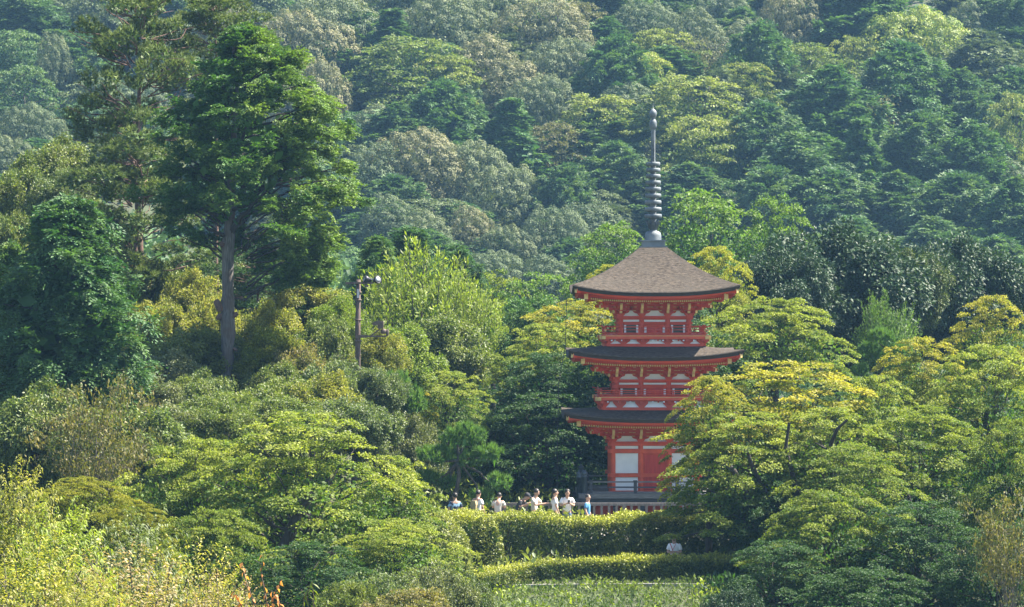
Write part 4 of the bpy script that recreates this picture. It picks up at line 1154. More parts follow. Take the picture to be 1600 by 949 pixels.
HILLS = [
 # top left
 ('soft1', 40, -15, 140, 110, 'cedar_blue', 'blue-green tree in the top left corner of the photo'),
 ('lay2', 30, 50, 140, 80, 'cedar_blue', 'flat layered blue-green boughs on the left edge near the top'),
 ('lay1', 35, 105, 130, 85, 'cedar_blue', 'lower layered blue-green tree on the left edge under the flat boughs'),
 ('bil2', 100, -20, 120, 80, 'shii_dark', 'dark crown on the top edge left of the old pine top'),
 ('soft2', 130, 60, 120, 110, 'cedar_blue', 'blue-green conifer seen through the left boughs of the old pine'),
 ('lay1', 150, 120, 130, 100, 'shii_dark', 'dim grey-green tree behind the middle boughs of the old pine'),
 ('lay2', 160, -25, 170, 110, 'shii_dark', 'dark flat-topped tree on the hill just left of the old pine top'),
 ('bil3', 84, 55, 62, 120, 'shii_grey', 'narrow pale grey-green tree between the corner tree and the old pine'),
 ('bil2', 45, 165, 110, 90, 'shii_dark', 'rounded grey-blue tree on the left edge above the near slope'),
 ('bil1', 10, 215, 100, 90, 'shii_grey', 'grey broadleaf crown low on the left edge of the hill'),
 ('soft1', 88, 225, 80, 80, 'cedar_blue', 'small blue-green conifer crown beside the left edge grey crowns'),
 ('bil3', 352, 5, 84, 90, 'shii_tan', 'cream-topped crown showing between old pine and tall hinoki'),
 ('soft1', 255, -40, 140, 90, 'cedar_blue', 'dark conifer at the top edge behind the old pine'),
 ('lay1', 400, -30, 130, 90, 'shii_dark', 'shaded crown at the top edge above the tall hinoki tip'),
 # top centre
 ('bil1', 512, -5, 175, 115, 'shii_grey', 'big grey-green billowing crown at the top, left of the green cone tree'),
 ('bil2', 475, 22, 165, 120, 'shii_tan', 'tan-tinted billowing crown right of the tall hinoki top'),
 ('bil2', 480, 92, 130, 130, 'shii_tan', 'lower tan-grey crown touching the tall hinoki on its right'),
 ('soft2', 490, 165, 90, 110, 'cedar_blue', 'blue-green conifer squeezed beside the hinoki right flank'),
 ('bil1', 640, -45, 130, 95, 'shii_dark', 'dark grey crown at the top edge above the green cone tree'),
 ('bil2', 700, -10, 150, 110, 'shii_grey', 'grey billowing crown right of the green cone tree'),
 ('cone1', 612, 18, 95, 110, 'cedar', 'small bright green cone-shaped tree among grey billowing crowns'),
 ('bil1', 770, -30, 130, 100, 'shii_grey', 'pale crown at the top edge left of the largest cream crown'),
 ('lay1', 640, 62, 230, 110, 'hill_green', 'wide flat-topped green tree with dark open underside'),
 ('bil3', 758, 55, 110, 110, 'shii_tan', 'cream crown just right of the wide flat-topped tree'),
 ('lay2', 690, 90, 160, 100, 'hill_yellow', 'yellow-green layered boughs at the right end of the wide flat tree'),
 ('soft2', 690, 130, 120, 110, 'cedar', 'soft dark green conifer under the wide flat-topped tree'),
 ('soft1', 620, 165, 110, 90, 'cedar_blue', 'shaded conifer beneath the wide flat tree, left part'),
 ('bil1', 848, 0, 150, 110, 'shii_tan', 'largest cream billowing crown near the top middle'),
 ('bil2', 880, 62, 130, 100, 'shii_grey', 'cream-grey crown hanging right below the largest cream crown'),
 ('bil3', 800, 95, 110, 95, 'shii_tan', 'pale billowing crown above the pointed cedar'),
 ('bil2', 845, 120, 120, 100, 'shii_grey', 'grey crown above and right of the pointed cedar tip'),
 ('bil3', 590, 165, 90, 80, 'shii_grey', 'small grey crown on the ridge right of the hinoki'),
 ('bil1', 650, 205, 160, 115, 'shii_tan', 'pale long crown on the descending grey ridge, upper end'),
 ('bil2', 725, 225, 150, 110, 'shii_grey', 'grey-cream crown midway down the descending ridge'),
 ('bil1', 790, 262, 140, 110, 'shii_grey', 'grey crown at the lower end of the descending ridge'),
 ('bil3', 585, 225, 90, 110, 'shii_dark', 'blue-grey crown against the right edge of the tall hinoki'),
 ('cone1', 797, 158, 108, 150, 'cedar', 'sharp conical dark green cedar between grey crowns and the spire'),
 ('cone1', 770, 190, 60, 110, 'cedar_blue', 'slim cedar leaning on the left side of the pointed cedar'),
 ('lay1', 680, 312, 170, 70, 'shii_dark', 'dull layered tree across the foot of the grey ridge'),
 ('bil3', 605, 305, 90, 90, 'shii_dark', 'small blue-grey crown above the plume shrub, left one'),
 ('bil3', 660, 330, 90, 90, 'shii_grey', 'grey crown over the dark conifers above the plume shrub'),
 ('bil3', 735, 325, 82, 95, 'shii_tan', 'rounded tan-grey crown at the foot of the hill, left of centre'),
 ('bil2', 800, 355, 110, 90, 'shii_grey', 'round grey crown at the hill foot above the mid-green shrubs'),
 ('bil1', 865, 325, 120, 110, 'shii_dark', 'dark rounded crown at the hill foot just left of the top roof'),
 ('bil2', 760, 395, 130, 80, 'shii_dark', 'lowest dark crown on the hill, left of the pagoda roof'),
 ('bil3', 850, 400, 100, 80, 'shii_dark', 'low dark blue crown touching the top roof corner'),
 # above and around the spire
 ('lay2', 905, 5, 130, 90, 'hill_dull', 'olive crown at the top between two cream crowns'),
 ('bil1', 1010, 5, 120, 90, 'shii_dark', 'dark grey billowing crown above the spire tip, top edge'),
 ('bil3', 960, -40, 90, 80, 'shii_dark', 'dark crown cut by the top edge left of above the spire'),
 ('bil3', 1085, 15, 90, 90, 'shii_grey', 'pale grey crown right of above the spire near the top'),
 ('bil3', 1130, -20, 80, 80, 'shii_dark', 'shaded crown at the top edge left of the hanging grey crown'),
 ('bil1', 1235, -20, 110, 120, 'shii_tan', 'tall hanging grey-cream crown at top right of centre'),
 ('bil3', 1170, 30, 90, 80, 'shii_grey', 'grey crown tucked left of the tall hanging grey-cream crown'),
 ('lay2', 1035, 48, 150, 80, 'hill_yellow', 'small yellow-green layered tree above the spire tip'),
 ('soft2', 960, 62, 110, 120, 'cedar', 'dark green conifer up and left of the spire tip'),
 ('bare', 1090, 58, 110, 75, 'hill_dull', 'purple-grey leafless tree above and right of the spire'),
 ('lay2', 1010, 85, 120, 80, 'hill_bright', 'bright yellow-green tree just above the spire tip'),
 ('lay1', 1168, 100, 110, 90, 'hill_yellow', 'round-topped yellow-green tree right of the leafless tree'),
 ('lay1', 1080, 122, 210, 110, 'hill_yellow', 'broad yellow-green tree spreading behind the spire top'),
 ('lay1', 935, 150, 170, 95, 'hill_yellow', 'olive layered tree immediately left of the spire top'),
 ('lay2', 1110, 185, 200, 110, 'hill_yellow', 'lower boughs of yellow-green tree right of the spire flame'),
 ('lay2', 860, 195, 140, 90, 'hill_dull', 'dull brownish spreading tree right of the pointed cedar'),
 ('soft2', 960, 228, 120, 110, 'cedar_blue', 'round blue-green conifer left of the spire rings'),
 ('soft2', 885, 262, 100, 110, 'cedar_blue', 'smaller blue-green conifer between cedar and spire rings'),
 ('soft1', 1080, 262, 140, 110, 'cedar_blue', 'blue-green conifer right of the spire rings'),
 ('bil3', 920, 320, 110, 90, 'shii_dark', 'dark crown behind the left slope of the top roof'),
 ('lay2', 940, 300, 120, 70, 'shii_dark', 'dark low layered tree left of the spire base'),
 # right
 ('soft1', 1345, -45, 190, 150, 'cedar', 'large dark conifer mass at the top edge left of the bright dome'),
 ('bil2', 1430, 18, 190, 125, 'hill_bright', 'bright yellow-green domed tree at the upper right'),
 ('bil3', 1512, 5, 80, 90, 'shii_grey', 'small pale crown right of the bright dome'),
 ('soft2', 1570, -20, 120, 100, 'cedar_blue', 'dark crown in the top right corner'),
 ('lay1', 1260, 70, 150, 100, 'hill_green', 'mid-green tree left of and below the bright dome'),
 ('lay2', 1330, 60, 110, 90, 'hill_yellow', 'yellow-tinged tree joined to the left foot of the bright dome'),
 ('soft2', 1410, 72, 150, 150, 'cedar', 'dark conifer standing in front of the bright dome'),
 ('soft2', 1190, 40, 110, 130, 'cedar', 'conifer below the hanging grey-cream crown'),
 ('soft1', 1300, 110, 150, 130, 'cedar', 'broad dark conifer below the mid-green tree on the right'),
 ('soft2', 1535, 55, 150, 130, 'shii_dark', 'dark grey-green crown right of the bright dome near the edge'),
 ('soft1', 1500, 115, 120, 120, 'cedar_blue', 'blue conifer below the right end of the bright dome'),
 ('soft2', 1585, 110, 110, 110, 'cedar_blue', 'blue conifer on the right edge, upper part'),
 ('bare', 1330, 158, 160, 75, 'hill_dull', 'tan tree with bare pinkish boughs in the right middle of the hill'),
 ('cone1', 1420, 128, 80, 100, 'cedar', 'small pointed cedar above and right of the tan bare tree'),
 ('soft2', 1195, 165, 120, 130, 'cedar_blue', 'blue conifer right of the broad yellow-green tree'),
 ('cone1', 1345, 190, 84, 140, 'cedar', 'columnar cedar rising in front of the tan bare tree'),
 ('soft1', 1245, 215, 140, 120, 'cedar_blue', 'broad blue conifer left of the columnar cedar'),
 ('soft2', 1440, 180, 140, 130, 'cedar_blue', 'blue-green conifer right of the columnar cedar'),
 ('soft1', 1520, 195, 120, 130, 'cedar', 'feathery conifer left of the layered tree at the right edge'),
 ('lay1', 1582, 150, 110, 140, 'hill_yellow', 'yellow-tinged layered tree at the right edge of the hill'),
 ('soft2', 1300, 270, 150, 120, 'cedar_blue', 'low blue conifer below the columnar cedar, left'),
 ('soft1', 1400, 275, 130, 110, 'cedar_blue', 'low blue conifer below the columnar cedar, right'),
 ('soft2', 1500, 275, 150, 130, 'cedar_blue', 'big blue conifer in the lower right of the hill'),
 ('soft1', 1585, 285, 120, 140, 'cedar_blue', 'blue conifer at the right edge, lower part'),
 ('lay2', 1385, 322, 120, 70, 'hill_green', 'dull green flat tree above the two glossy trees'),
 ('soft2', 1205, 268, 130, 120, 'cedar_blue', 'blue-green conifer above the bright feathery tree'),
 ('bil3', 1263, 330, 50, 60, 'shii_tan', 'tiny tan-grey round crown right of the bright feathery tree'),
 ('soft2', 1330, 345, 130, 110, 'cedar_blue', 'blue conifer directly above the left glossy tree'),
 ('soft1', 1460, 345, 140, 100, 'cedar_blue', 'blue conifer directly above the right glossy tree'),
 ('soft2', 1560, 375, 150, 110, 'cedar_blue', 'lowest blue conifer at the right edge of the hill'),
 ('lay2', 1120, 300, 150, 80, 'shii_dark', 'shaded tree behind the bright feathery tree tops'),
]
for pr, cx, yt, w, h, mt, lb in HILLS: hill(pr, cx, yt, w*1.06, h*1.15, mt, lb)

# more crowns of the same forest between and behind the ones named above
rr = random.Random(5)
MARKS = [('the pointed cedar', 797, 220), ('the spire tip', 1020, 170), ('the bright yellow-green dome', 1430, 65), ('the tan bare tree', 1330, 185), ('the wide flat-topped tree', 640, 110),
         ('the columnar cedar', 1345, 250), ('the old pine', 180, 60), ('the hinoki top', 400, 50), ('the largest cream crown', 848, 40), ('the hanging grey-cream crown', 1235, 30), ('the purple leafless tree', 1090, 90),
         ('the descending grey ridge', 700, 260), ('the top roof', 1020, 410), ('the plumed shrub', 655, 410), ('the left glossy evergreen', 1290, 390), ('the right glossy evergreen', 1490, 400), ('the right photo edge', 1600, 240),
         ('the left photo edge', 0, 190), ('the spire rings', 1020, 300), ('the green cone tree', 612, 50), ('the broad yellow-green tree', 1100, 180)]
WORDS = {'cedar': 'dark green conifer', 'cedar_blue': 'blue-green conifer', 'shii_dark': 'dull grey-green crown'}
used = set()
for j in range(10):
    for i in range(13):
        cx = -20 + i*135 + rr.uniform(-40, 40) + (j % 2)*60; yb = 30 + j*50 + rr.uniform(-12, 12)
        w = rr.uniform(95, 130); h = rr.uniform(75, 95); pr = rr.choice(['soft1', 'soft2', 'bil3']); mt = rr.choice(['cedar_blue', 'cedar', 'shii_dark', 'cedar_blue'])
        if yb-h > 380: continue
        yc = yb-h*.5; nm, mx_, my_ = min(MARKS, key=lambda q: (q[1]-cx)**2+(q[2]-yc)**2)
        dx_, dy_ = cx-mx_, yc-my_
        rel = ('right of ' if dx_ > 0 else 'left of ') if abs(dx_) > 1.6*abs(dy_) else (('below ' if dy_ > 0 else 'above ') if abs(dy_) > 1.6*abs(dx_) else ('below and ' if dy_ > 0 else 'above and ')+('right of ' if dx_ > 0 else 'left of '))
        if 'edge' in nm: rel = 'at '
        lb = ('half-hidden ' + WORDS[mt] + ' ' + ('close ' if math.hypot(dx_, dy_) < 80 else 'some way ') + rel + nm) if 'edge' not in nm else 'half-hidden ' + WORDS[mt] + ' near ' + nm
        if lb in used: lb = lb.replace('half-hidden', 'small half-hidden' if w < 112 else 'large half-hidden')
        if lb in used: continue
        used.add(lb); hill(pr, cx, yb-h*.7, w, h, mt, lb, group='dark forest trees filling the hillside')

# ------------------------------------------------------------------ trees and shrubs of the middle ground
MID = [
 # (proto, cx, ytop, w, h, Y, leaf, label, options)
 # behind the pagoda, right
 ('zel', 1100, 303, 190, 170, 196, 'zelkova', 'bright green feathery tree right behind the spire base', {}),
 ('zel', 1212, 312, 120, 150, 192, 'zelkova', 'bright green upright tree top above the left glossy tree', {}),
 ('zel', 960, 352, 130, 120, 198, 'zelkova', 'fresh green tree showing left of the top roof slope', {}),
 ('map2', 1120, 388, 130, 130, 168, 'golden', 'golden yellow maple touching the right slope of the top roof', {}),
 ('map2', 950, 415, 80, 70, 172, 'golden', 'small golden tuft peeping over the left slope of the top roof', {}),
 ('glo1', 1290, 368, 275, 215, 176, 'glossy', 'large dark glossy evergreen right of the top roof', {}),
 ('glo1', 1222, 400, 160, 160, 172, 'glossy', 'dark glossy shoulder tree between golden maple and big evergreen', {}),
 ('glo1', 1490, 385, 215, 190, 182, 'glossy', 'second dark glossy evergreen toward the right edge', {}),
 ('glo2', 1430, 400, 120, 110, 178, 'glossy_lit', 'yellow-speckled glossy crown on the left of the second evergreen', {}),
 ('plume', 1385, 470, 100, 120, 170, 'zelkova', 'light green saplings between the two glossy evergreens', {}),
 ('map3', 1210, 470, 250, 140, 160, 'maple_yel', 'layered yellow-green maple right of the upper balcony', {'tr': .22}),
 ('map1', 1130, 520, 150, 160, 163, 'maple_green', 'shaded maple behind the right ends of the lower roofs', {}),
 ('pine1', 1382, 517, 90, 80, 150, 'pine', 'little green pine between layered maple and front maples', {}),
 # behind the pagoda, left
 ('zel', 845, 432, 150, 130, 186, 'zelkova', 'fresh green tree left of the top roof corner', {}),
 ('zel', 770, 428, 130, 130, 190, 'maple_green', 'mid-green tree behind the plume shrub, right side', {}),
 ('glo2', 820, 470, 130, 110, 180, 'cypress', 'blue-green leafy tree below the fresh green pair', {}),
 ('map3', 905, 472, 200, 110, 166, 'maple_gold', 'yellow maple behind the top balcony on the left', {}),
 ('map2', 850, 508, 170, 120, 162, 'maple_yel', 'yellow-green maple above the dark grove left of the pagoda', {}),
 ('map1', 1030, 478, 270, 260, 157.5, 'maple_deep', 'dark maple directly behind the body of the pagoda', {}),  # added to shade the grove; its edges show as dark foliage between roofs
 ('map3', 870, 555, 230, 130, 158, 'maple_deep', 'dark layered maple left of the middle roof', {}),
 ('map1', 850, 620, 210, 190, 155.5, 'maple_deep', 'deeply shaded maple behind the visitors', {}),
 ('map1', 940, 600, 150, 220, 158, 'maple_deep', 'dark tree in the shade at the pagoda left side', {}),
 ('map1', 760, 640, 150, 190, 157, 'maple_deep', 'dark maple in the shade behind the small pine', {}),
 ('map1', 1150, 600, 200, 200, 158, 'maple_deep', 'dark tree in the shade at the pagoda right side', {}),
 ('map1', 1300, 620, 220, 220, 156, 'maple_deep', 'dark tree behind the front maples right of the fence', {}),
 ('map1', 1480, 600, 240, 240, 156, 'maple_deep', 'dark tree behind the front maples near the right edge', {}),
 ('map2', 790, 560, 130, 150, 160, 'maple_green', 'green maple between the yellow one and the dark grove', {}),
 # plume shrub and dark conifers above it
 ('cypr', 640, 358, 140, 150, 186, 'cypress_dk', 'dark green conifer above the plume shrub', {}),
 ('cypr', 590, 372, 90, 130, 182, 'cypress', 'green conifer between the hinoki and the plume shrub', {}),
 ('cypr', 715, 385, 90, 120, 188, 'cypress_dk', 'small dark conifer at the right shoulder of the plume shrub', {}),
 ('plume', 655, 398, 210, 190, 168, 'lime', 'big light green shrub with upright plumes behind the lamp pole', {}),
 ('plume', 730, 440, 110, 130, 167, 'lime', 'right-hand lobe of plumed light green growth by the small conifer', {}),
 ('glo2', 690, 500, 160, 120, 164, 'olive', 'shaded green bush under the plume shrub', {}),
 ('glo2', 620, 515, 120, 110, 160, 'lime', 'light green bush right of the lamp pole foot', {}),
 # left hill of the garden
 ('map2', 700, 582, 150, 110, 150, 'maple_yel', 'yellow maple above the small pine', {}),
 ('map2', 640, 610, 100, 90, 149, 'maple_gold', 'golden maple boughs left of the small pine', {}),
 ('bush1', 640, 660, 110, 130, 147, 'grey_shrub', 'grey-green bush between left maple and small pine', {}),
 ('glo2', 505, 505, 100, 110, 152, 'olive', 'dark-hearted green bush left of the lamp pole', {}),
 ('bush1', 530, 470, 90, 90, 156, 'lime', 'bright bush behind the lamp pole', {}),
 ('glo2', 480, 440, 130, 90, 160, 'yellow_leaf', 'yellow-tipped bush under the hinoki right boughs', {}),
 ('bush1', 420, 480, 120, 120, 153, 'yellow_leaf', 'yellow shrub just right of the hinoki trunk', {}),
 ('bush1', 422, 520, 110, 90, 150.5, 'golden', 'brightest golden shrub at the foot of the hinoki trunk', {}),
 ('bush2', 470, 545, 110, 90, 150, 'rusty', 'reddish-tipped shrub between golden shrub and lamp pole', {}),
 ('bush2', 530, 570, 120, 90, 146.5, 'pale_green', 'silvery pale shrub at the lamp pole foot', {}),
 ('bush2', 585, 580, 90, 70, 146, 'pale_green', 'silvery pale shrub right of the lamp pole foot', {}),
 ('bush1', 595, 520, 90, 90, 151, 'yellow_leaf', 'yellow-green shrub just right of the lamp pole', {}),
 ('bush2', 470, 600, 150, 90, 143, 'olive', 'green shrub right of the hinoki foot', {}),
 ('bush1', 425, 600, 130, 100, 145.5, 'olive', 'dark green shrub in front of the hinoki foot', {}),
 ('bush2', 550, 630, 130, 80, 140, 'pale_green', 'pale shrub above the left maple top', {}),
 ('bush1', 300, 430, 110, 110, 158, 'yellow_leaf', 'yellow-green shrub left of the hinoki trunk', {}),
 ('bush2', 340, 470, 90, 110, 155, 'yellow_leaf', 'yellow shrub behind the left side of the hinoki trunk', {}),
 ('glo2', 235, 410, 110, 100, 160, 'olive', 'olive bush beside the left cypress', {}),
 ('glo2', 250, 480, 120, 100, 154, 'yellow_leaf', 'yellow-speckled bush between cypress and hinoki trunk', {}),
 ('bush2', 300, 520, 150, 90, 151, 'olive', 'dark green bush low between cypress and hinoki trunk', {}),
 ('bush1', 270, 555, 150, 100, 147, 'grey_shrub', 'dark grey-green bush right of the cypress foot', {}),
 ('bush1', 230, 590, 120, 90, 142, 'grey_shrub', 'grey shrub below the cypress, right side', {}),
 ('bush2', 340, 622, 150, 90, 140, 'leafy_mid', 'dark bush below the hinoki trunk on the left', {}),
 ('bush1', 270, 640, 160, 90, 136, 'grey_shrub', 'grey twiggy shrub above the left maple, left one', {}),
 ('bush1', 350, 635, 130, 90, 134, 'olive', 'lumpy olive shrub above the left maple', {}),
 ('glo2', 175, 330, 90, 110, 162, 'pale_green', 'pale leafy tree top right of the cypress', {}),
 ('cypr', 105, 315, 230, 330, 139, 'cypress_dk', 'large dark cypress at the left side', {'tr': .22}),
 ('cypr', 15, 385, 120, 280, 141, 'cypress', 'cypress cut by the left edge', {}),
 ('glo2', 30, 270, 120, 120, 172, 'olive', 'olive tree on the left edge above the cypresses', {}),
 ('glo1', 90, 225, 130, 130, 176, 'olive', 'dark leafy tree left below the old pine', {}),
 ('bush1', 100, 275, 120, 110, 170, 'pale_green', 'pale bush above the large cypress', {}),
 ('glo2', 330, 395, 150, 130, 172, 'pine_deep', 'dark green bush behind the hinoki trunk on its left', {}),
 ('glo2', 430, 400, 150, 130, 170, 'olive', 'dull bush under the hinoki lowest right boughs', {}),
 ('glo1', 160, 400, 170, 160, 164, 'leafy_mid', 'dark bush behind the right side of the large cypress', {}),
 ('glo2', 432, 572, 110, 90, 148.5, 'olive', 'olive bush directly at the right side of the hinoki foot', {}),
 ('bush1', 510, 590, 120, 110, 142, 'yellow_leaf', 'yellow-green shrub between the silvery shrub and the left maple', {}),
 ('glo2', 440, 625, 150, 90, 138, 'olive', 'dark green bush just above the top of the left maple', {}),
 ('glo1', 305, 590, 130, 120, 144, 'leafy_mid', 'dark leafy bush filling the slope left below the hinoki', {}),
 ('bush2', 160, 560, 150, 110, 146, 'grey_shrub', 'grey-green bush at the right foot of the cypress', {}),
 ('glo2', 10, 340, 100, 120, 168, 'olive', 'shaded leafy tree on the left edge', {}),
 ('glo1', 60, 610, 180, 170, 136, 'leafy_mid', 'dark evergreen below the large cypress at the left', {}),
 ('glo1', 200, 640, 190, 150, 133, 'leafy_mid', 'dark evergreen backing the sparse autumn tree', {}),
 ('glo1', -10, 560, 120, 170, 140, 'leafy_mid', 'dark evergreen on the left edge mid-height', {}),
 ('twig', 150, 600, 200, 190, 124, 'autumn', 'sparse autumn tree with thin pale branches at the left', {'bark': 'bark_pale', 'tr': .05}),
 # left maples
 ('map1', 470, 652, 330, 270, 116, 'maple_yel', 'large spreading yellow-green maple left of the hedges', {'tr': .26, 'base': -2.6, 'rotz': .4}),
 ('map3', 310, 690, 270, 190, 119, 'maple_yel', 'yellow-topped maple behind the large one on its left', {}),
 ('map2', 610, 715, 170, 150, 119, 'maple_yel', 'right-hand maple crown beside the clipped round bush', {}),
 ('map3', 620, 815, 240, 120, 112, 'maple_yel', 'low sweeping maple boughs in front of the round bush', {}),
 ('map3', 330, 800, 230, 160, 111, 'maple_green', 'shaded lower maple at the left, under the yellow one', {}),
 ('map2', 480, 850, 250, 120, 109, 'maple_deep', 'dark maple foliage behind the orange leaf sprig', {}),
 ('map3', 130, 748, 190, 90, 114, 'moss_maple', 'low mossy-looking cushion maple at the left', {}),
 ('map3', 215, 790, 130, 80, 110, 'moss_maple', 'smaller cushion maple below the mossy one', {}),
 # right maples
 ('map1', 1225, 572, 345, 240, 131, 'maple_gold', 'large golden-green maple in front of the pagoda right side', {'rotz': 2.0}),
 ('map1', 1172, 650, 220, 190, 127, 'maple_yel', 'green front boughs of maple hiding the pagoda door', {}),
 ('map2', 1110, 590, 130, 130, 129, 'maple_gold', 'golden maple top beside the lowest roof', {}),
 ('map2', 1300, 640, 220, 150, 127, 'maple_yel', 'maple crown with the small upright trunk in the right group', {}),
 ('map2', 1205, 735, 170, 150, 126, 'maple_deep', 'hanging shaded maple skirt right of the lower visitor', {}),
 ('map2', 1370, 590, 170, 150, 132, 'maple_yel', 'yellow-green maple filling the right group behind its front dome', {}),
 ('map1', 1330, 700, 220, 190, 124, 'maple_green', 'green maple between the forked trunk and the broad green maple', {}),
 ('map2', 1440, 530, 170, 130, 138, 'maple_gold', 'golden maple top in the right group, middle', {}),
 ('map2', 1555, 465, 160, 150, 145, 'maple_gold', 'highest golden maple at the right edge', {}),
 ('map1', 1540, 545, 220, 210, 134, 'maple_yel', 'yellow-green maple at the right edge below the golden one', {}),
 ('map1', 1430, 640, 250, 200, 129, 'maple_green', 'broad green maple in the middle of the right group', {}),
 ('map3', 1580, 660, 190, 180, 125, 'maple_green', 'green maple on the right edge, lower', {}),
 ('map3', 1300, 770, 260, 170, 121, 'maple_green', 'green layered maple below the dark forked trunk', {}),
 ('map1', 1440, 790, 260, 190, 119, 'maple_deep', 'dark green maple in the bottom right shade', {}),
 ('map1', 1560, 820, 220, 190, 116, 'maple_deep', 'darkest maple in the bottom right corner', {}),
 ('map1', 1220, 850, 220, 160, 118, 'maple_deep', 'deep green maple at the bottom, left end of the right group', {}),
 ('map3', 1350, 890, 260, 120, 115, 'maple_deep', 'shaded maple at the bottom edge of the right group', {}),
 ('twig', 1580, 770, 150, 170, 104, 'autumn', 'thin autumn branches with brown leaves at the right edge', {'bark': 'bark_pale', 'tr': .04}),
]
pads_small = [(-.95, 0, 1.45, .75, .6, .24), (.15, .2, 1.95, .95, .7, .30), (1.05, -.1, 1.50, .65, .6, .24), (.25, .3, 1.30, .6, .5, .2), (1.45, .1, .75, .5, .45, .22), (-1.35, .1, .85, .5, .45, .2), (.85, .2, .35, .55, .45, .2), (-.55, .3, .75, .5, .4, .16)]
K('pine1', crown_pads, 81, pads_small, 34, .18, .036, 26)
pads_cloud = [(0, 0, .3, 1.05, .8, .36), (-.55, 0, .1, .6, .5, .25), (.7, .1, .12, .55, .5, .25)]
K('pine2', crown_pads, 82, pads_cloud, 34, .18, .036, 30)
rr = random.Random(3)
pads_old = []
for i in range(72):
    t = rr.uniform(0, 1); a = rr.uniform(0, 6.283)
    rad = 3.0*math.sqrt(max(.05, 1-(t*1.15-.30)**2))*rr.uniform(.25, 1)
    pads_old.append((math.cos(a)*rad, math.sin(a)*rad, t*7.6, rr.uniform(.45, .85), rr.uniform(.45, .8), rr.uniform(.30, .5)))
K('pine3', crown_pads, 83, pads_old, 16, .22, .042, 12)
for pr, cx, yt, w, h, Y, mt, lb, op in MID:
    nm = {'map': 'maple_tree', 'zel': 'leafy_tree', 'glo': 'evergreen_tree', 'cyp': 'cypress_tree', 'pin': 'pine_tree', 'bus': 'shrub', 'plu': 'plumed_shrub', 'twi': 'autumn_tree'}[pr[:3]]
    ct = 'shrub' if pr[:3] in ('bus', 'plu') or 'bush' in lb or 'shrub' in lb else 'tree'
    if ct == 'shrub': nm = 'shrub'
    op = dict(op); bk = op.pop('bark', 'bark_dark')
    tree(pr, cx, yt, w, h, Y, mt, lb, bk, name=nm, cat=ct, **op)

# the tall hinoki: knobbly grey bole built to the photograph, crown above
HY = 150.0
hx = (356-800)/F*HY; hz = lambda py: CZ-(py-474.5)/F*HY
hg = float(zg(hx, HY))
hin = thing('hinoki_tree', 'tall hinoki with straight bare grey trunk and dense dark green crown', 'tree', (hx, HY, hg))
prof = [(640, 10.5, 0), (610, 10, -1), (585, 8.5, -1), (560, 9.5, 0), (545, 9, -1), (532, 10.5, 0), (522, 11.5, 1), (508, 11.5, 0), (495, 12, -1), (482, 10.5, 0), (470, 11, 0), (458, 9, 0), (440, 9.2, 0), (415, 8.8, 0), (395, 9, 0), (382, 9.8, 0), (370, 9, 2), (350, 8, 3), (320, 7.2, 5), (280, 6, 5), (230, 5, 8), (170, 3.6, 12), (110, 2, 16)]
limbs_ = [(np.array([[dx/F*HY, 0, hz(py)-hg] for py, r_, dx in prof]), np.array([r_/F*HY for py, r_, dx in prof]))]
V, Fq = tubes(limbs_, 14)
hr_ = np.random.default_rng(4)
ang = np.arctan2(V[:, 1], V[:, 0]-0); V[:, 0] += .014*np.sin(ang*7+V[:, 2]*1.3); V[:, 1] += .014*np.cos(ang*7+V[:, 2]*1.3)
link('trunk', np_mesh('trunk', V, Fq, [], smooth=True), hin, mat=M['bark_grey'])
for (px, py, ex, ey, r_) in ((346, 486, 338, 470, .13), (346, 492, 340, 499, .10), (365, 494, 371, 490, .09), (349, 381, 345, 384, .12), (365, 545, 371, 548, .06)):
    p0 = np.array([(px-356)/F*HY, -.1, hz(py)-hg]); p1 = np.array([(ex-356)/F*HY, -.16, hz(ey)-hg])
    V, Fq = tubes([(np.array([p0, (p0+p1)/2, p1, p1+(p1-p0)*.12]), np.array([r_, r_*1.15, r_*.9, .01]))], 8)
    link('burl', np_mesh('burl', V, Fq, [], smooth=True), hin, mat=M['bark_red'])
lrng = np.random.default_rng(9)
for (px, py, ex, ey, yy, r0) in ((357, 370, 318, 352, -.6, .10), (360, 365, 420, 300, -1.2, .15), (358, 330, 470, 330, -1.5, .08), (358, 300, 300, 260, -1, .1), (362, 270, 440, 210, .5, .1), (360, 250, 290, 190, -1.2, .09), (364, 200, 430, 130, -.8, .08), (360, 345, 250, 330, .8, .09), (360, 320, 500, 290, .8, .08), (420, 300, 445, 345, -1.5, .04), (362, 230, 500, 235, -1, .07), (362, 180, 320, 110, -.6, .06), (366, 240, 380, 120, -1.0, .07)):
    a = ((px-356)/F*HY, 0, hz(py)-hg); b = ((ex-356)/F*HY, yy, hz(ey)-hg)
    V, Fq = tubes([limb(lrng, a, b, r0, r0*.3, 8, .06, .05)], 7)
    link('limb', np_mesh('limb', V, Fq, [], smooth=True), hin, mat=M['bark_dark'])
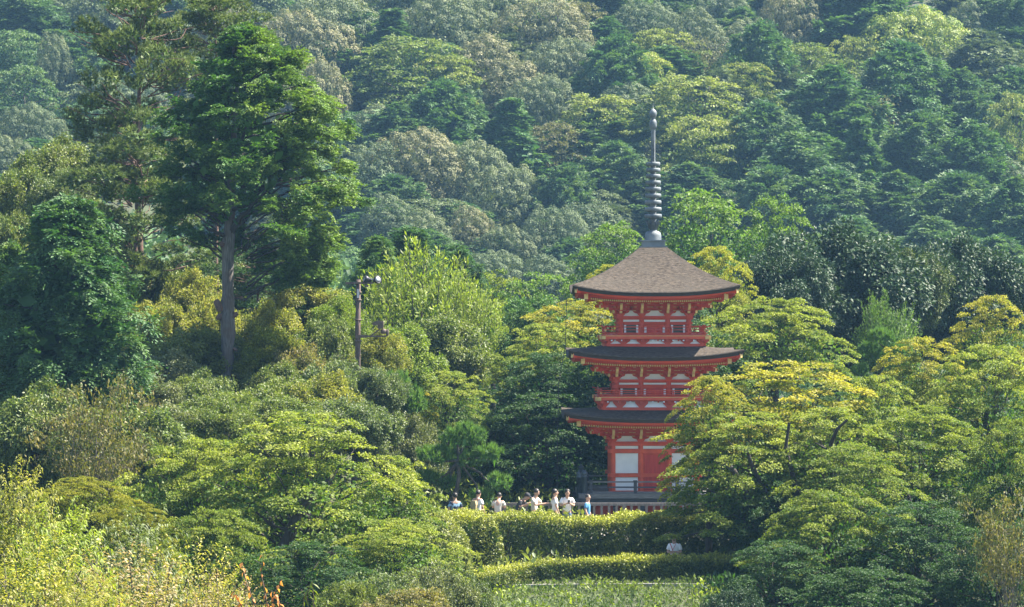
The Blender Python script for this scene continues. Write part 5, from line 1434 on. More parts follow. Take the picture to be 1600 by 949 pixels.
# crown from several overlapping boughs, shaped like the photograph's outline
fo = Foliage(500)
OUT = [(38, 385, 400), (60, 352, 425), (85, 325, 470), (120, 300, 500), (160, 275, 530), (200, 250, 545), (240, 235, 558), (280, 220, 566), (320, 225, 560), (355, 255, 555), (390, 330, 545), (420, 400, 530), (445, 450, 500)]
oy = np.array([o[0] for o in OUT]); ol = np.array([o[1] for o in OUT]); orr = np.array([o[2] for o in OUT])
n = 450
py = fo.rng.uniform(42, 440, n)
l_ = np.interp(py, oy, ol); r_ = np.interp(py, oy, orr); c_ = (l_+r_)/2; hw = (r_-l_)/2
a = fo.rng.uniform(0, 2*math.pi, n); rad = fo.rng.uniform(.12, 1, n)**.45
lump = 1+.10*np.sin(py*.10+3*a)+.08*np.sin(py*.047-2*a)
x = c_ + np.cos(a)*rad*hw*lump*.97; yd = np.sin(a)*rad*np.minimum(hw, 150)*lump/F*HY
keep = ~((py > 325) & (np.abs(x-372) < 62) & (yd < .8)) & ~((py > 385) & (x < 385)) & ~((py > 400) & (x < 425))
x, py, yd, a, rad = x[keep], py[keep], yd[keep], a[keep], rad[keep]
o_ = np.stack([(x-356)/F*HY, yd, hz(py)-hg], 1)
ctr = np.stack([(np.interp(py, oy, (ol+orr)/2)-356)/F*HY, 0*py, (hz(py)-hg)-.5], 1)
q = 15
d_ = np.repeat(unit(o_-ctr), q, 0) + UP*.15 + fo.rng.normal(0, .55, (len(o_)*q, 3))
o2 = np.repeat(o_, q, 0) + fo.rng.normal(0, .20, (len(o_)*q, 3))*np.array([1, 1, .6]) - unit(d_)*.25
spray(fo, o2, d_, 5, 7, fo.rng.uniform(.30, .55, len(o2)), (.12, .065), .40, .8, np.repeat(np.clip(.3+.3*np.cos(a)+fo.rng.normal(0, .2, len(o_)), 0, 1), q))  # lighter leaf tint painted on the right, sun-facing side of the crown
for i in range(0, len(o_), 4):
    V, Fq = tubes([limb(lrng, (o_[i][0]*.25+.1, 0, o_[i][2]-.8), o_[i], .045, .012, 6, .06, .05)], 5)
    fo.limbs.append((V, Fq))
b_ = 0; VV = []; FF = []
for V, Fq in fo.limbs: VV.append(V); FF.append(Fq+b_); b_ += len(V)
tag(link('twigs', np_mesh('twigs', np.concatenate(VV), np.concatenate(FF), [], smooth=True), hin, mat=M['bark_dark']), kind='stuff')
fill_inner(fo, (.4, 0, hz(235)-hg), (2.3, 2.0, 2.8), 480, .45, 0)
link('crown', fo.mesh('crown'), hin, mat=M['cypress'])

# old red pine behind the hinoki
tree('pine3', 215, -25, 250, 270, 163, 'pine_old', 'old pine with open crown and reddish bent boughs at the upper left', 'bark_red', name='pine_tree', tr=.17, depth=.7)
tree('pine3', 215, 215, 230, 230, 160, 'pine_old', 'shaded pine boughs under the old pine left of the hinoki', 'bark_red', name='pine_tree', tr=.12, rotz=2.2)
tree('pine3', 340, -10, 160, 150, 166, 'pine_old', 'pine top directly behind the hinoki upper left side', 'bark_red', name='pine_tree', tr=.1, rotz=4)
tree('pine3', 400, 390, 160, 110, 160, 'pine_deep', 'low pine foliage behind the hinoki trunk', 'bark_red', name='pine_tree', tr=.08, rotz=1)

# cloud-pruned pines near the visitors
def trained_pine(proto, cx, yt, w, h, Y, path, label, r0):
    p = PR[proto]; s = (w/F*Y)/p.w; sz = (h/F*Y)/p.h
    P0 = Vector(W(path[0][0], path[0][1], Y)); o = thing('pine_tree', label, 'tree', P0)
    c = Vector(W(cx, yt+h, Y)) - P0
    link('crown', p.me, o, loc=(c.x, 0, c.z - p.lo[2]*sz), scale=(s, s, sz), mat=M['pine'])
    pts = np.array([Vector(W(a, b, Y))-P0 for a, b in path]); k = len(pts)
    V, Fq = tubes([(pts, np.linspace(r0, r0*.35, k))], 9); link('trunk', np_mesh('trunk', V, Fq, [], smooth=True), o, mat=M['bark'])
    rng_ = np.random.default_rng(int(cx))
    for (x_, y_, z_, rx, ry, rz) in (pads_small if proto == 'pine1' else pads_cloud):
        e = np.array([c.x+x_*s, y_*s, c.z-p.lo[2]*sz+(z_-rz*.5)*sz]); st = pts[min(k-1, k//2+1)]
        V, Fq = tubes([limb(rng_, st, e, r0*.45, r0*.15, 6, .05)], 6); link('limb', np_mesh('limb', V, Fq, [], smooth=True), o, mat=M['bark'])
    return o
trained_pine('pine1', 720, 668, 140, 112, 141.5, [(700, 806), (703, 790), (712, 770), (717, 745), (717, 720), (715, 695)], 'small trained pine with leaning trunk left of the visitors', .13)
trained_pine('pine2', 612, 590, 92, 50, 148, [(618, 660), (612, 640), (600, 630), (590, 622)], 'cloud-pruned pine pad above the left maple, by the golden maple', .08)

# forked dark trunks of the right-hand maple
mt = thing('maple_tree', 'dark forked maple trunk leaning left under the golden-green canopy', 'tree', W(1240, 860, 126.3))
P0 = np.array(W(1240, 860, 126.3)); brng = np.random.default_rng(8)
for pts, r0, r1 in (([(1240, 860), (1222, 840), (1190, 815), (1165, 775), (1145, 735), (1130, 720)], .17, .07), ([(1238, 850), (1232, 815), (1215, 790), (1190, 760), (1170, 720), (1165, 700)], .14, .05),
                    ([(1238, 850), (1243, 815), (1245, 780), (1238, 745), (1225, 700), (1230, 660)], .13, .05), ([(1298, 750), (1299, 720), (1296, 695), (1305, 670), (1320, 655)], .10, .04), ([(1299, 712), (1288, 700), (1270, 690)], .05, .02), ([(1299, 705), (1308, 690), (1325, 685)], .05, .02), ([(1430, 830), (1425, 800), (1415, 770), (1400, 750)], .09, .04)):
    p = np.array([W(a, b, 126.3) for a, b in pts]) - P0; k = len(p); p[:, 1] += np.linspace(0, -.9, k)
    V, Fq = tubes([(p, np.linspace(r0, r1, k))], 9); link('trunk' if r0 in (.17, .22) else 'limb', np_mesh('trunk', V, Fq, [], smooth=True), mt, mat=M['bark_dark'])
# trunk of the left maple
mt = thing('maple_tree', 'thick dark bole and bare lower boughs within the large left maple', 'tree', W(442, 865, 113.8))
P0 = np.array(W(442, 865, 113.8))
for pts, r0, r1 in (([(440, 865), (450, 845), (458, 820), (470, 795), (490, 770)], .22, .09), ([(455, 828), (430, 825), (415, 800), (410, 782)], .07, .04), ([(455, 830), (425, 822), (400, 800)], .06, .03), ([(530, 905), (560, 890), (590, 878), (640, 884)], .06, .02)):
    p = np.array([W(a, b, 113.8) for a, b in pts]) - P0; k = len(p)
    V, Fq = tubes([(p, np.linspace(r0, r1, k))], 9); link('trunk' if r0 in (.17, .22) else 'limb', np_mesh('trunk', V, Fq, [], smooth=True), mt, mat=M['bark_dark'])

# ------------------------------------------------------------------ hedges
def hedge(name, label, pts, width, ztop, zbot, mat, seed, L=.10, dens=420, rnd=.3, wob=.07, loc=None):
    """clipped hedge following pts (x,y): dense leafy skin over a dark twiggy heart"""
    rng = np.random.default_rng(seed)
    pts = np.array(pts, float); ztop = np.array(ztop, float); zbot = np.array(zbot, float)
    seg = np.linalg.norm(np.diff(pts, axis=0), axis=1); s = np.concatenate([[0], np.cumsum(seg)]); Lt = s[-1]
    hmean = float(np.mean(ztop-zbot)); area = Lt*(width+2*hmean)
    n = int(area*dens)
    u = rng.uniform(0, Lt, n)
    per = rng.uniform(0, width+2*hmean, n)
    cx = np.interp(u, s, pts[:, 0]); cy = np.interp(u, s, pts[:, 1]); zt = np.interp(u, s, ztop); zb_ = np.interp(u, s, zbot)
    dxs = np.interp(u+.05, s, pts[:, 0])-np.interp(u-.05, s, pts[:, 0]); dys = np.interp(u+.05, s, pts[:, 1])-np.interp(u-.05, s, pts[:, 1])
    t = unit(np.stack([dxs, dys, 0*u], 1)); nn = np.stack([t[:, 1], -t[:, 0], 0*u], 1)
    front = per < hmean; back = per > hmean+width; top = ~(front | back)
    lat = np.where(front, width/2, np.where(back, -width/2, (width/2-(per-hmean))))
    v = np.where(front, per/hmean, np.where(back, (width+2*hmean-per)/hmean, 1.0))
    z = zb_ + v*(zt-zb_)
    # rounded shoulders
    e = np.clip((v-(1-rnd))/rnd, 0, 1); lat = lat*(1-.10*e*e)
    z = z - np.where(top, (np.abs(lat)/(width/2))**3*.10, 0)
    lump = wob*(np.sin(u*2.1+z*1.7)+np.sin(u*4.7+z*3.1+2)*.7+np.sin(u*9+z*7)*.45+np.sin(u*.8+1)*1.2)
    N = np.where(top[:, None], UP, nn*np.sign(lat)[:, None])
    P = np.stack([cx, cy, z], 1) + nn*lat[:, None] + N*(lump + rng.normal(0, .035, n) - np.abs(rng.normal(0, .07, n)))[:, None]
    P[:, 2] += np.where(top, np.abs(rng.normal(0, .045, n)), 0)
    fo = Foliage(seed); Nn = unit(N+.7*rng.normal(size=(n, 3)))
    tin = np.clip(.05+.80*np.clip((v-.86)/.14, 0, 1)*rng.uniform(0.3, 1, n) + .22*np.sin(u*1.3+z*2)*rng.uniform(0, 1, n), 0, 1)  # sunlit yellow painted into the leaves along the hedge top
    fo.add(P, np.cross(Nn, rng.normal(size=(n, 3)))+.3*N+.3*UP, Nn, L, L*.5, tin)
    k = int(Lt*(hmean)*60)
    ui = rng.uniform(0, Lt, k); xi = np.interp(ui, s, pts[:, 0]); yi = np.interp(ui, s, pts[:, 1]); z0 = np.interp(ui, s, zbot); z1 = np.interp(ui, s, ztop)
    fo.add(np.stack([xi, yi+rng.uniform(-.3, .3, k)*width, z0+(z1-z0)*rng.uniform(.05, .85, k)], 1), fo.rd(k), fo.rd(k), .38, .3, .0)
    me = fo.mesh('foliage')
    base = np.array([pts[0][0], pts[0][1], zbot[0]])
    o = thing(name, label, 'hedge' if name == 'hedge' else 'bush', base)
    link('foliage', me, o, loc=tuple(-base), mat=M[mat])
    lb = []
    for i in range(int(Lt*3.2)):
        uu = rng.uniform(0, Lt); b_ = np.array([np.interp(uu, s, pts[:, 0]), np.interp(uu, s, pts[:, 1])-width*.25*rng.uniform(0, 1), np.interp(uu, s, zbot)-.15]); h_ = np.interp(uu, s, ztop)-b_[2]
        lb.append((np.array([b_, b_+[rng.normal(0, .08), 0, h_*.5], b_+[rng.normal(0, .15), 0, h_*.9]])-base, np.array([.022, .016, .006])))
    V, Fq = tubes(lb, 5); tag(link('stems', np_mesh('stems', V, Fq, [], smooth=True), o, mat=M['bark']), kind='stuff')
    return o
def wx(px, Y): return (px-800)/F*Y
def wz(py, Y): return CZ-(py-474.5)/F*Y
UY = 134.0
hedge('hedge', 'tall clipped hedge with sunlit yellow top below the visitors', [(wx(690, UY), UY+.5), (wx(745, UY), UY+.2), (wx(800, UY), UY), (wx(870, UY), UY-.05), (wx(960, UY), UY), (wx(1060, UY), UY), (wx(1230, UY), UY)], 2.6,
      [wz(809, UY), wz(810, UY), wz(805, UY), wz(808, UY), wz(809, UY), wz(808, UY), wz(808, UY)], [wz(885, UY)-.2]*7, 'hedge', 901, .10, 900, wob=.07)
LY2 = 125.3
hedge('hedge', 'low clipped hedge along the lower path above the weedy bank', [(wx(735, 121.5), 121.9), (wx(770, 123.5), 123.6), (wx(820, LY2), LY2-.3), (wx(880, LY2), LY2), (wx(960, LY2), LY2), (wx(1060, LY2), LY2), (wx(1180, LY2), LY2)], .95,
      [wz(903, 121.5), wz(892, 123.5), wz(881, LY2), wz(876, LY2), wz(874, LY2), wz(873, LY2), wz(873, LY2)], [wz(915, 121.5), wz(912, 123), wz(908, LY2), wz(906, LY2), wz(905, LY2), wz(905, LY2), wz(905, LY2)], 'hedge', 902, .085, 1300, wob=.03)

def round_bush(label, cx, ytop, w, h, Y, mat, seed, L=.085, dens=650, depth=1.0):
    rng = np.random.default_rng(seed); fo = Foliage(seed)
    rx = w/F*Y/2; rz = h/F*Y; ry = rx*depth
    n = int(2*math.pi*rx*(rz+rx)*.6*dens)
    d = unit(rng.normal(size=(n, 3))); d[:, 2] = np.abs(d[:, 2])
    q = np.sign(d)*np.abs(d)**.72; q = q/np.maximum(np.linalg.norm(q, axis=1, keepdims=True), .2)
    lump = 1+.035*np.sin(7*d[:, 0]+5*d[:, 2])+.03*np.sin(13*d[:, 0]+3)+rng.normal(0, .016, n)-np.abs(rng.normal(0, .03, n))
    P = d*np.array([rx, ry, rz])*lump[:, None]
    Nn = unit(d+.7*rng.normal(size=(n, 3)))
    fo.add(P, np.cross(Nn, rng.normal(size=(n, 3)))+.3*UP, Nn, L, L*.5, np.clip(.15+.55*d[:, 2]*rng.uniform(.3, 1, n), 0, 1))  # same painted sunlit yellow, stronger towards the top of the bush
    fill_inner(fo, (0, 0, rz*.4), (rx*.7, ry*.7, rz*.4), 300, .35, 0)
    X = wx(cx, Y); zb = wz(ytop+h, Y)
    o = thing('round_bush', label, 'bush', (X, Y, zb)); link('foliage', fo.mesh('foliage'), o, mat=M[mat])
    lb = [(np.array([[0, 0, -.3], [a_*rx*.4, .0, rz*.5], [a_*rx*.6, 0, rz*.8]]), np.array([.05, .03, .012])) for a_ in (-1, -.3, .5, 1)]
    for q in lb:
        V, Fq = tubes([q], 6); link('stem', np_mesh('stem', V, Fq, [], smooth=True), o, mat=M['bark'])
    return o
round_bush('rounded clipped bush at the left end of the tall hedge', 672, 797, 130, 100, 131, 'hedge', 911)
round_bush('narrow clipped bush between rounded bush and tall hedge', 757, 806, 60, 85, 132, 'hedge', 912)
round_bush('upper round clipped bush behind the left maple edge', 635, 757, 60, 45, 137, 'hedge', 913)

# ------------------------------------------------------------------ near shrubs at the lower left, bank and ground cover
NEAR = [
 ('shoot', 30, 738, 150, 190, 84, 'near_yellow', 'bright yellow-green leafy shrub in the left foreground corner', {}),
 ('shoot', 95, 800, 190, 200, 80, 'lime', 'foreground shrub with hanging green leaves beside the yellow corner shrub', {}),
 ('shoot', 215, 815, 170, 180, 82, 'pale_green', 'foreground spray of long drooping pale green leaves', {}),
 ('small', 60, 850, 230, 190, 76, 'near_yellow', 'yellow small-leaved shrub at the bottom left corner', {}),
 ('small', 200, 865, 260, 200, 75, 'rusty', 'small-leaved shrub flecked pink and yellow at the bottom left', {}),
 ('small', 290, 855, 200, 190, 79, 'near_yellow', 'speckled yellow shrub left of the orange sprig', {}),
 ('small', 350, 905, 160, 150, 77, 'rusty', 'low speckled shrub below the orange sprig', {}),
 ('shoot', 130, 905, 170, 150, 72, 'near_yellow', 'yellow-tipped leafy clump at the bottom edge, left', {}),
 ('bush2', 600, 905, 140, 110, 103, 'pale_green', 'pale leafy shrub at the bottom below the low maple boughs', {}),
 ('bush2', 690, 895, 110, 110, 106, 'grey_shrub', 'grey-green shrub at the bottom left of the weedy bank', {}),
 ('bush2', 640, 925, 120, 80, 100, 'rusty', 'pinkish-leaved shrub at the bottom edge in the middle', {}),
 ('bush1', 730, 900, 80, 90, 112, 'pale_green', 'pale shrub where the low hedge ends', {}),
 ('bush2', 540, 915, 90, 90, 101, 'olive', 'olive shrub right of the lime sprig', {}),
 ('bush2', 1150, 925, 90, 70, 108, 'glossy', 'low dark bush at the right end of the weedy bank', {}),
]
for pr, cx, yt, w, h, Y, mt_, lb, op in NEAR:
    tree(pr, cx, yt, w, h, Y, mt_, lb, 'bark', name='shrub', cat='shrub', **op)

def sprig(label, Y, stems, mat, leaf, seed, n=9, spread=.5, droop=1.0, name='sprig'):
    """a few stems with single large leaves, each leaf a part"""
    rng = np.random.default_rng(seed); P0 = np.array(W(*stems[0][0], Y))
    P0[2] = min(P0[2], float(zg(P0[0], Y)))
    o = thing(name, label, 'shrub', tuple(P0)); lb = []
    fo = Foliage(seed); fo.add(np.zeros((1, 3)), np.array([[1., 0, 0]]), np.array([[0, 0, 1.]]), leaf[0], leaf[1], .4)
    lm = fo.mesh('leaf', 'lance', sag=.1)
    for st in stems:
        p = np.array([W(a, b, Y) for a, b in st]) - P0; 
        if p[0][2] > .2: p = np.vstack([[[p[0][0]*.9, 0, 0]], p])
        V, Fq = tubes([(p, np.linspace(.016, .005, len(p)))], 5); link('stem', np_mesh('stem', V, Fq, [], smooth=True), o, mat=M['bark_red'])
        m0 = 1 if len(p) > len(st) else 0
        for i in range(n):
            t = m0 + .15 + (len(p)-1.15-m0)*i/(n-1); k = min(int(t), len(p)-2); q = p[k]+(p[k+1]-p[k])*(t-k)
            sd = 1 if i % 2 else -1
            lf = link('leaf', lm, o, loc=tuple(q + rng.normal(0, .01, 3)), rot=(rng.normal(0, .5), R(55*droop)+rng.normal(0, .3), (0 if sd > 0 else math.pi)+rng.normal(0, .6)), mat=M[mat])
            sc_ = rng.uniform(.7, 1.15); lf.scale = (sc_, sc_, sc_)
    return o
sprig('leafless-looking sprig with hanging orange leaves in the foreground', 74, [[(420, 960), (414, 925), (408, 895), (412, 868)], [(400, 950), (385, 910), (378, 880)], [(425, 950), (430, 925), (440, 905)], [(380, 955), (372, 935), (365, 925)], [(440, 960), (436, 940), (425, 925)]], 'orange_leaf', (.155, .075), 71, 9, droop=1.15)
sprig('fresh lime-green leafy sprig at the bottom, right of the orange leaves', 76, [[(490, 970), (490, 935), (488, 908)], [(478, 970), (474, 945), (476, 925)], [(500, 970), (506, 948), (514, 938)], [(484, 965), (480, 930), (484, 915)]], 'lime', (.15, .06), 72, 13, droop=.8)

def cover(name, label, x0, x1, y0, y1, n, L, up, mat, seed, tint=.3, noise=True, clump=.0, asp=.3):
    rng = np.random.default_rng(seed); fo = Foliage(seed)
    x = rng.uniform(x0, x1, n); y = rng.uniform(y0, y1, n)
    if clump:
        m = n//26; cx_ = rng.uniform(x0, x1, m); cy_ = rng.uniform(y0, y1, m); hh = rng.uniform(.3, 1, m)*up
        id_ = rng.integers(0, m, n); d = fo.rd(n); d[:, 2] = np.abs(d[:, 2])
        x = cx_[id_] + d[:, 0]*clump; y = cy_[id_]+d[:, 1]*clump; dz = d[:, 2]*hh[id_]; ti = np.clip(tint + (hh[id_]/up-.6)*.6, 0, 1)
    else:
        dz = rng.uniform(0, 1, n)**1.5*up*(.55+.45*np.sin(x*1.9)*np.sin(y*1.3+1)); ti = np.clip(tint+.25*np.sin(x*.8+2)*np.sin(y*.9), 0, 1)
    z = zg(x, y)+dz
    fo.add(np.stack([x, y, z], 1), UP*.6+fo.rd(n), UP*.3+fo.rd(n)*.9, L, L*asp, ti)
    o = link(name, fo.mesh(name), mat=M[mat]); tag(o, label, kind='stuff'); return o
cover('weeds', 'weedy green ground cover on the bank below the low hedge', -9, 9.5, 99, 124.6, 60000, .17, .32, 'grass', 301, .35, asp=.28)
cover('broad_weeds', 'paler broad-leaved weeds on the bank', -9, 9, 100, 123, 9000, .15, .5, 'lime', 302, .35, clump=.28, asp=.5)
cover('underbrush', 'mixed underbrush over the garden slope on the left', -34, 2, 128, 182, 42000, .26, 1.1, 'olive', 303, .3, clump=.8, asp=.5)
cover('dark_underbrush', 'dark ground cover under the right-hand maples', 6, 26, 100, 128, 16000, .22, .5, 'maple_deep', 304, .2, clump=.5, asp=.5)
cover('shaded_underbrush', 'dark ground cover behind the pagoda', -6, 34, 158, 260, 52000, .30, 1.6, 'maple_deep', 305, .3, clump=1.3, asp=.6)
cover('foreground_underbrush', 'undergrowth below the near shrubs', -16, 0, 66, 108, 22000, .2, .7, 'olive', 306, .4, clump=.5, asp=.4)
cover('hillside_underbrush', 'underbrush between the trees of the forested hill', -80, 80, 262, 560, 70000, .8, 2.6, 'cedar_blue', 307, .25, clump=2.0, asp=.7)

# ------------------------------------------------------------------ people
M['skin'] = solid_mat('skin', (0.50, 0.31, 0.22), (0.46, 0.28, 0.20), .55, scale=4)
M['hair'] = solid_mat('hair', (0.018, 0.014, 0.013), (0.03, 0.024, 0.02), .5, scale=60)
M['lips'] = solid_mat('lips', (0.36, 0.14, 0.12), None, .6)
M['eye'] = solid_mat('eye_dark', (0.02, 0.015, 0.012), None, .3)
M['white_cloth'] = solid_mat('white_cloth', (0.78, 0.77, 0.75), (0.70, 0.70, 0.70), .9, scale=7)
M['cream_cloth'] = solid_mat('cream_cloth', (0.62, 0.56, 0.47), (0.54, 0.48, 0.40), .9, scale=7)
M['black_cloth'] = solid_mat('black_cloth', (0.035, 0.037, 0.045), (0.02, 0.022, 0.028), .9, scale=7)
M['blue_cloth'] = solid_mat('blue_cloth', (0.09, 0.25, 0.42), (0.06, 0.19, 0.34), .9, scale=5)
M['tie_dye'] = solid_mat('patterned_blue_cloth', (0.02, 0.03, 0.06), (0.28, 0.45, 0.60), .9, scale=9, thr=(.48, .56))
M['trouser_dark'] = solid_mat('dark_trousers', (0.04, 0.045, 0.06), None, .9)
M['trouser_denim'] = solid_mat('denim', (0.10, 0.15, 0.24), None, .9)
M['trouser_khaki'] = solid_mat('khaki', (0.30, 0.25, 0.18), None, .9)
M['bag_tan'] = solid_mat('tan_bag', (0.42, 0.33, 0.17), (0.30, 0.24, 0.14), .8, scale=9)
M['bag_red'] = solid_mat('red_strap', (0.5, 0.06, 0.07), None, .7)
M['phone'] = solid_mat('phone_case', (0.05, 0.05, 0.06), None, .3)
M['shoe'] = solid_mat('shoe', (0.10, 0.10, 0.11), None, .7)

def skin_obj(name, chains, mat, parent, sub=2):
    """chains: list of lists of (point, radius); chains share points by equality, first point is the root"""
    bm = bmesh.new(); lay = bm.verts.layers.skin.verify(); seen = {}
    def V(p, r):
        key = tuple(round(c, 4) for c in p)
        if key not in seen:
            v = bm.verts.new(p); rr_ = r if isinstance(r, tuple) else (r, r); v[lay].radius = rr_; v[lay].use_root = (len(seen) == 0); seen[key] = v
        return seen[key]
    root_sets = []
    for ch in chains:
        fresh = tuple(round(c, 4) for c in ch[0][0]) not in seen
        prev = None
        for p, r in ch:
            v = V(p, r)
            if fresh and prev is None: v[lay].use_root = True
            if prev is not None and bm.edges.get((prev, v)) is None: bm.edges.new((prev, v))
            prev = v
    me = bpy.data.meshes.new(name); bm.to_mesh(me); bm.free()
    o = link(name, me, parent, mat=mat)
    md = o.modifiers.new('skin', 'SKIN'); md.use_smooth_shade = True; md.branch_smoothing = .6
    ss = o.modifiers.new('sub', 'SUBSURF'); ss.levels = sub; ss.render_levels = sub
    return o

def ellipsoid(name, c, r, mat, parent, zmin=None, q=None, seg=16):
    bm = bmesh.new(); bmesh.ops.create_uvsphere(bm, u_segments=seg, v_segments=seg*3//4, radius=1)
    if zmin is not None:
        bmesh.ops.delete(bm, geom=[v for v in bm.verts if v.co.z < zmin], context='VERTS')
    mt_ = Matrix.Translation(Vector(c)) @ (q or Matrix.Identity(4)) @ Matrix.Diagonal((*r, 1))
    bmesh.ops.transform(bm, matrix=mt_, verts=bm.verts)
    for f in bm.faces: f.smooth = True
    me = bpy.data.meshes.new(name); bm.to_mesh(me); bm.free()
    return link(name, me, parent, mat=mat)

def person(px, py_top, Y, face, label, shirt, trousers, pose='rest', height=1.70, nod=.0, hat=None, turn=0.0, stoop=0.0, sleeve=.55):
    """face: heading in degrees, 0 = towards the camera, 90 = to the right of the photo"""
    X, _, ztop = W(px, py_top, Y); s = height/1.70
    root = thing('person', label, 'person', (X, Y, ztop-height*(1-.09*stoop-.02*nod)), R(face))
    root.scale = (s, s, s)
    # local frame: x = the person's left.. +x is photo right when face = 0; forward is -y
    fy = -1.0
    hd = Vector((0, fy*(.02+.10*nod+.30*stoop), 1.585-.03*nod-.13*stoop))
    nk = Vector((0, fy*(.0+.03*nod+.22*stoop), 1.44-.10*stoop)); ch = Vector((0, fy*.14*stoop, 1.28-.05*stoop)); ab = Vector((0, fy*.03*stoop, 1.08)); pv = Vector((0, 0, .93))
    sh = {k: Vector((k*.175, nk.y+.012, nk.z-.055)) for k in (-1, 1)}
    P = {'rest': {k: (Vector((k*.245, .02, 1.13)), Vector((k*.235, fy*.09, .88))) for k in (-1, 1)},
         'phone': {k: (Vector((k*.235, fy*.04+nk.y*.6, 1.13-.05*stoop)), Vector((k*.055, fy*.27+nk.y*.8, 1.21))) for k in (-1, 1)},
         'hold_out': {k: (Vector((k*.215, fy*.16+nk.y*.5, 1.15)), Vector((k*.05, fy*.40+nk.y*.6, 1.20))) for k in (-1, 1)},
         'one_up': {-1: (Vector((-.25, .0, 1.13)), Vector((-.24, fy*.10, .90))), 1: (Vector((.235, fy*.05, 1.12)), Vector((.06, fy*.25, 1.17)))},
         'cross': {k: (Vector((k*.24, fy*.02, 1.12)), Vector((-k*.04, fy*.22, 1.12+.03*k))) for k in (-1, 1)},
         'reach': {-1: (Vector((-.25, .02, 1.13)), Vector((-.23, fy*.10, .90))), 1: (Vector((.24, fy*.12, 1.14)), Vector((.20, fy*.38, 1.02)))}}[pose]
    hipx = .09
    body = [[(pv, (.13, .10)), (ab, (.125, .095)), (ch, (.145, .10)), (nk, (.062, .062)), (hd+Vector((0, 0, -.07)), (.062, .066)), (hd+Vector((0, fy*.012, .0)), (.072, .085)), (hd+Vector((0, .01, .07)), (.062, .072))]]
    for k in (-1, 1):
        el, hn = P[k]
        fd = (hn-el).normalized()
        body.append([(ch, .1), (sh[k], .055), ((sh[k]+el)/2, .046), (el, .038), ((el+hn)/2, .034), (hn, .024), (hn+fd*.05, (.030, .018)), (hn+fd*.085, (.028, .015))])
        body.append([(pv, .1), (Vector((k*hipx, 0, .86)), .085), (Vector((k*hipx*1.05, -.01, .50)), .055), (Vector((k*hipx*1.05, .02, .10)), .038), (Vector((k*hipx*1.1, -.13, .035)), (.036, .025))])
        side = fd.cross(Vector((0, 0, 1))).normalized() if abs(fd.z) < .9 else Vector((1, 0, 0))
        for f in range(4):                          # four fingers and a thumb rooted in the palm
            b0 = hn+fd*.075+side*(f-1.5)*.017; ln = (.062, .072, .068, .054)[f]
            d1 = (fd+Vector((0, 0, -.35))).normalized(); d2 = (fd*.4+Vector((0, 0, -.9))).normalized()
            if pose != 'rest': d1 = (fd+side*(-k)*.35).normalized(); d2 = (fd*.2+side*(-k)).normalized()
            body.append([(b0, .0085), (b0+d1*ln*.55, .008), (b0+d1*ln*.55+d2*ln*.45, .0065)])
        tb = hn+fd*.03+side*(-k)*.026
        body.append([(tb, .0105), (tb+(fd*.6+side*(-k)*.8).normalized()*.035, .009), (tb+(fd*.9+side*(-k)*.4).normalized()*.062, .0075)])
    bo = skin_obj('body', body, M['skin'], root)
    # clothes: sleeves and torso as one shell, legs as another
    tee = [[(Vector((0, 0, .86)), (.165, .125)), (ab, (.158, .122)), (ch, (.172, .125)), (Vector((nk.x, nk.y, nk.z-.03)), (.085, .075))]]
    for k in (-1, 1):
        el, hn = P[k]
        tee.append([(ch, .1), (sh[k]+Vector((0, 0, -.012)), .078), (sh[k].lerp(el, sleeve), .074), (sh[k].lerp(el, sleeve+.22), .076)])
    to = skin_obj('shirt', tee, shirt, root)
    tr_ = [[(Vector((0, 0, .95)), (.15, .118))] + [(Vector((0, 0, .88)), (.15, .12))]]
    for k in (-1, 1): tr_.append([(Vector((0, 0, .88)), .1), (Vector((k*hipx, 0, .80)), .105), (Vector((k*hipx*1.05, -.01, .50)), .082), (Vector((k*hipx*1.05, .02, .10)), .066)])
    skin_obj('trousers', tr_, trousers, root)
    for k in (-1, 1):
        ellipsoid('shoe', (k*hipx*1.1, -.06, .045), (.05, .135, .05), M['shoe'], root)
    # head: face features on the front, hair cap
    Q = Matrix.Rotation(R(turn), 4, 'Z') @ Matrix.Rotation(R(28*nod), 4, 'X')
    H = lambda v: hd + (Q.to_3x3() @ Vector(v))
    hm = ellipsoid('head', hd+Vector((0, 0, .005)), (.076, .094, .115), M['skin'], root, q=Q, seg=20)
    ellipsoid('nose', H((0, -.097, -.012)), (.013, .020, .020), M['skin'], root, q=Q, seg=10)
    for k in (-1, 1):
        ellipsoid('eye', H((k*.030, -.085, .012)), (.013, .008, .006), M['eye'], root, q=Q, seg=8)
        ellipsoid('ear', H((k*.078, .006, -.005)), (.012, .020, .030), M['skin'], root, q=Q, seg=10)
    ellipsoid('mouth', H((0, -.083, -.055)), (.022, .009, .006), M['lips'], root, q=Q, seg=8)
    hb = ellipsoid('hair', H((0, .022, .034)), (.088, .097, .106), M['hair'], root, zmin=-.32, q=Q @ Matrix.Rotation(R(-26), 4, 'X'), seg=20)
    rr_ = random.Random(int(px))
    for v in hb.data.vertices:
        d = (v.co-hd).normalized(); v.co += d*rr_.uniform(-.004, .012)
    if hat:
        m_ = hat
        ht = ellipsoid('cap', H((0, .006, .055)), (.097, .108, .085), m_, root, zmin=-.05, q=Q, seg=20)
        b_ = MB(); pts = [(-.07, -.07), (-.06, -.135), (-.025, -.17), (.025, -.17), (.06, -.135), (.07, -.07)]
        b_.add([(x, y, .050) for x, y in pts]+[(x, y, .058) for x, y in pts], [(0, 5, 4, 3, 2, 1), (6, 7, 8, 9, 10, 11)]+[(i, i+1, i+7, i+6) for i in range(5)])
        b_.xform(Matrix.Translation(hd) @ Q); b_.build('cap_brim', [m_], ht)
    root['pose_hands'] = 0
    del root['pose_hands']
    return root, P, s

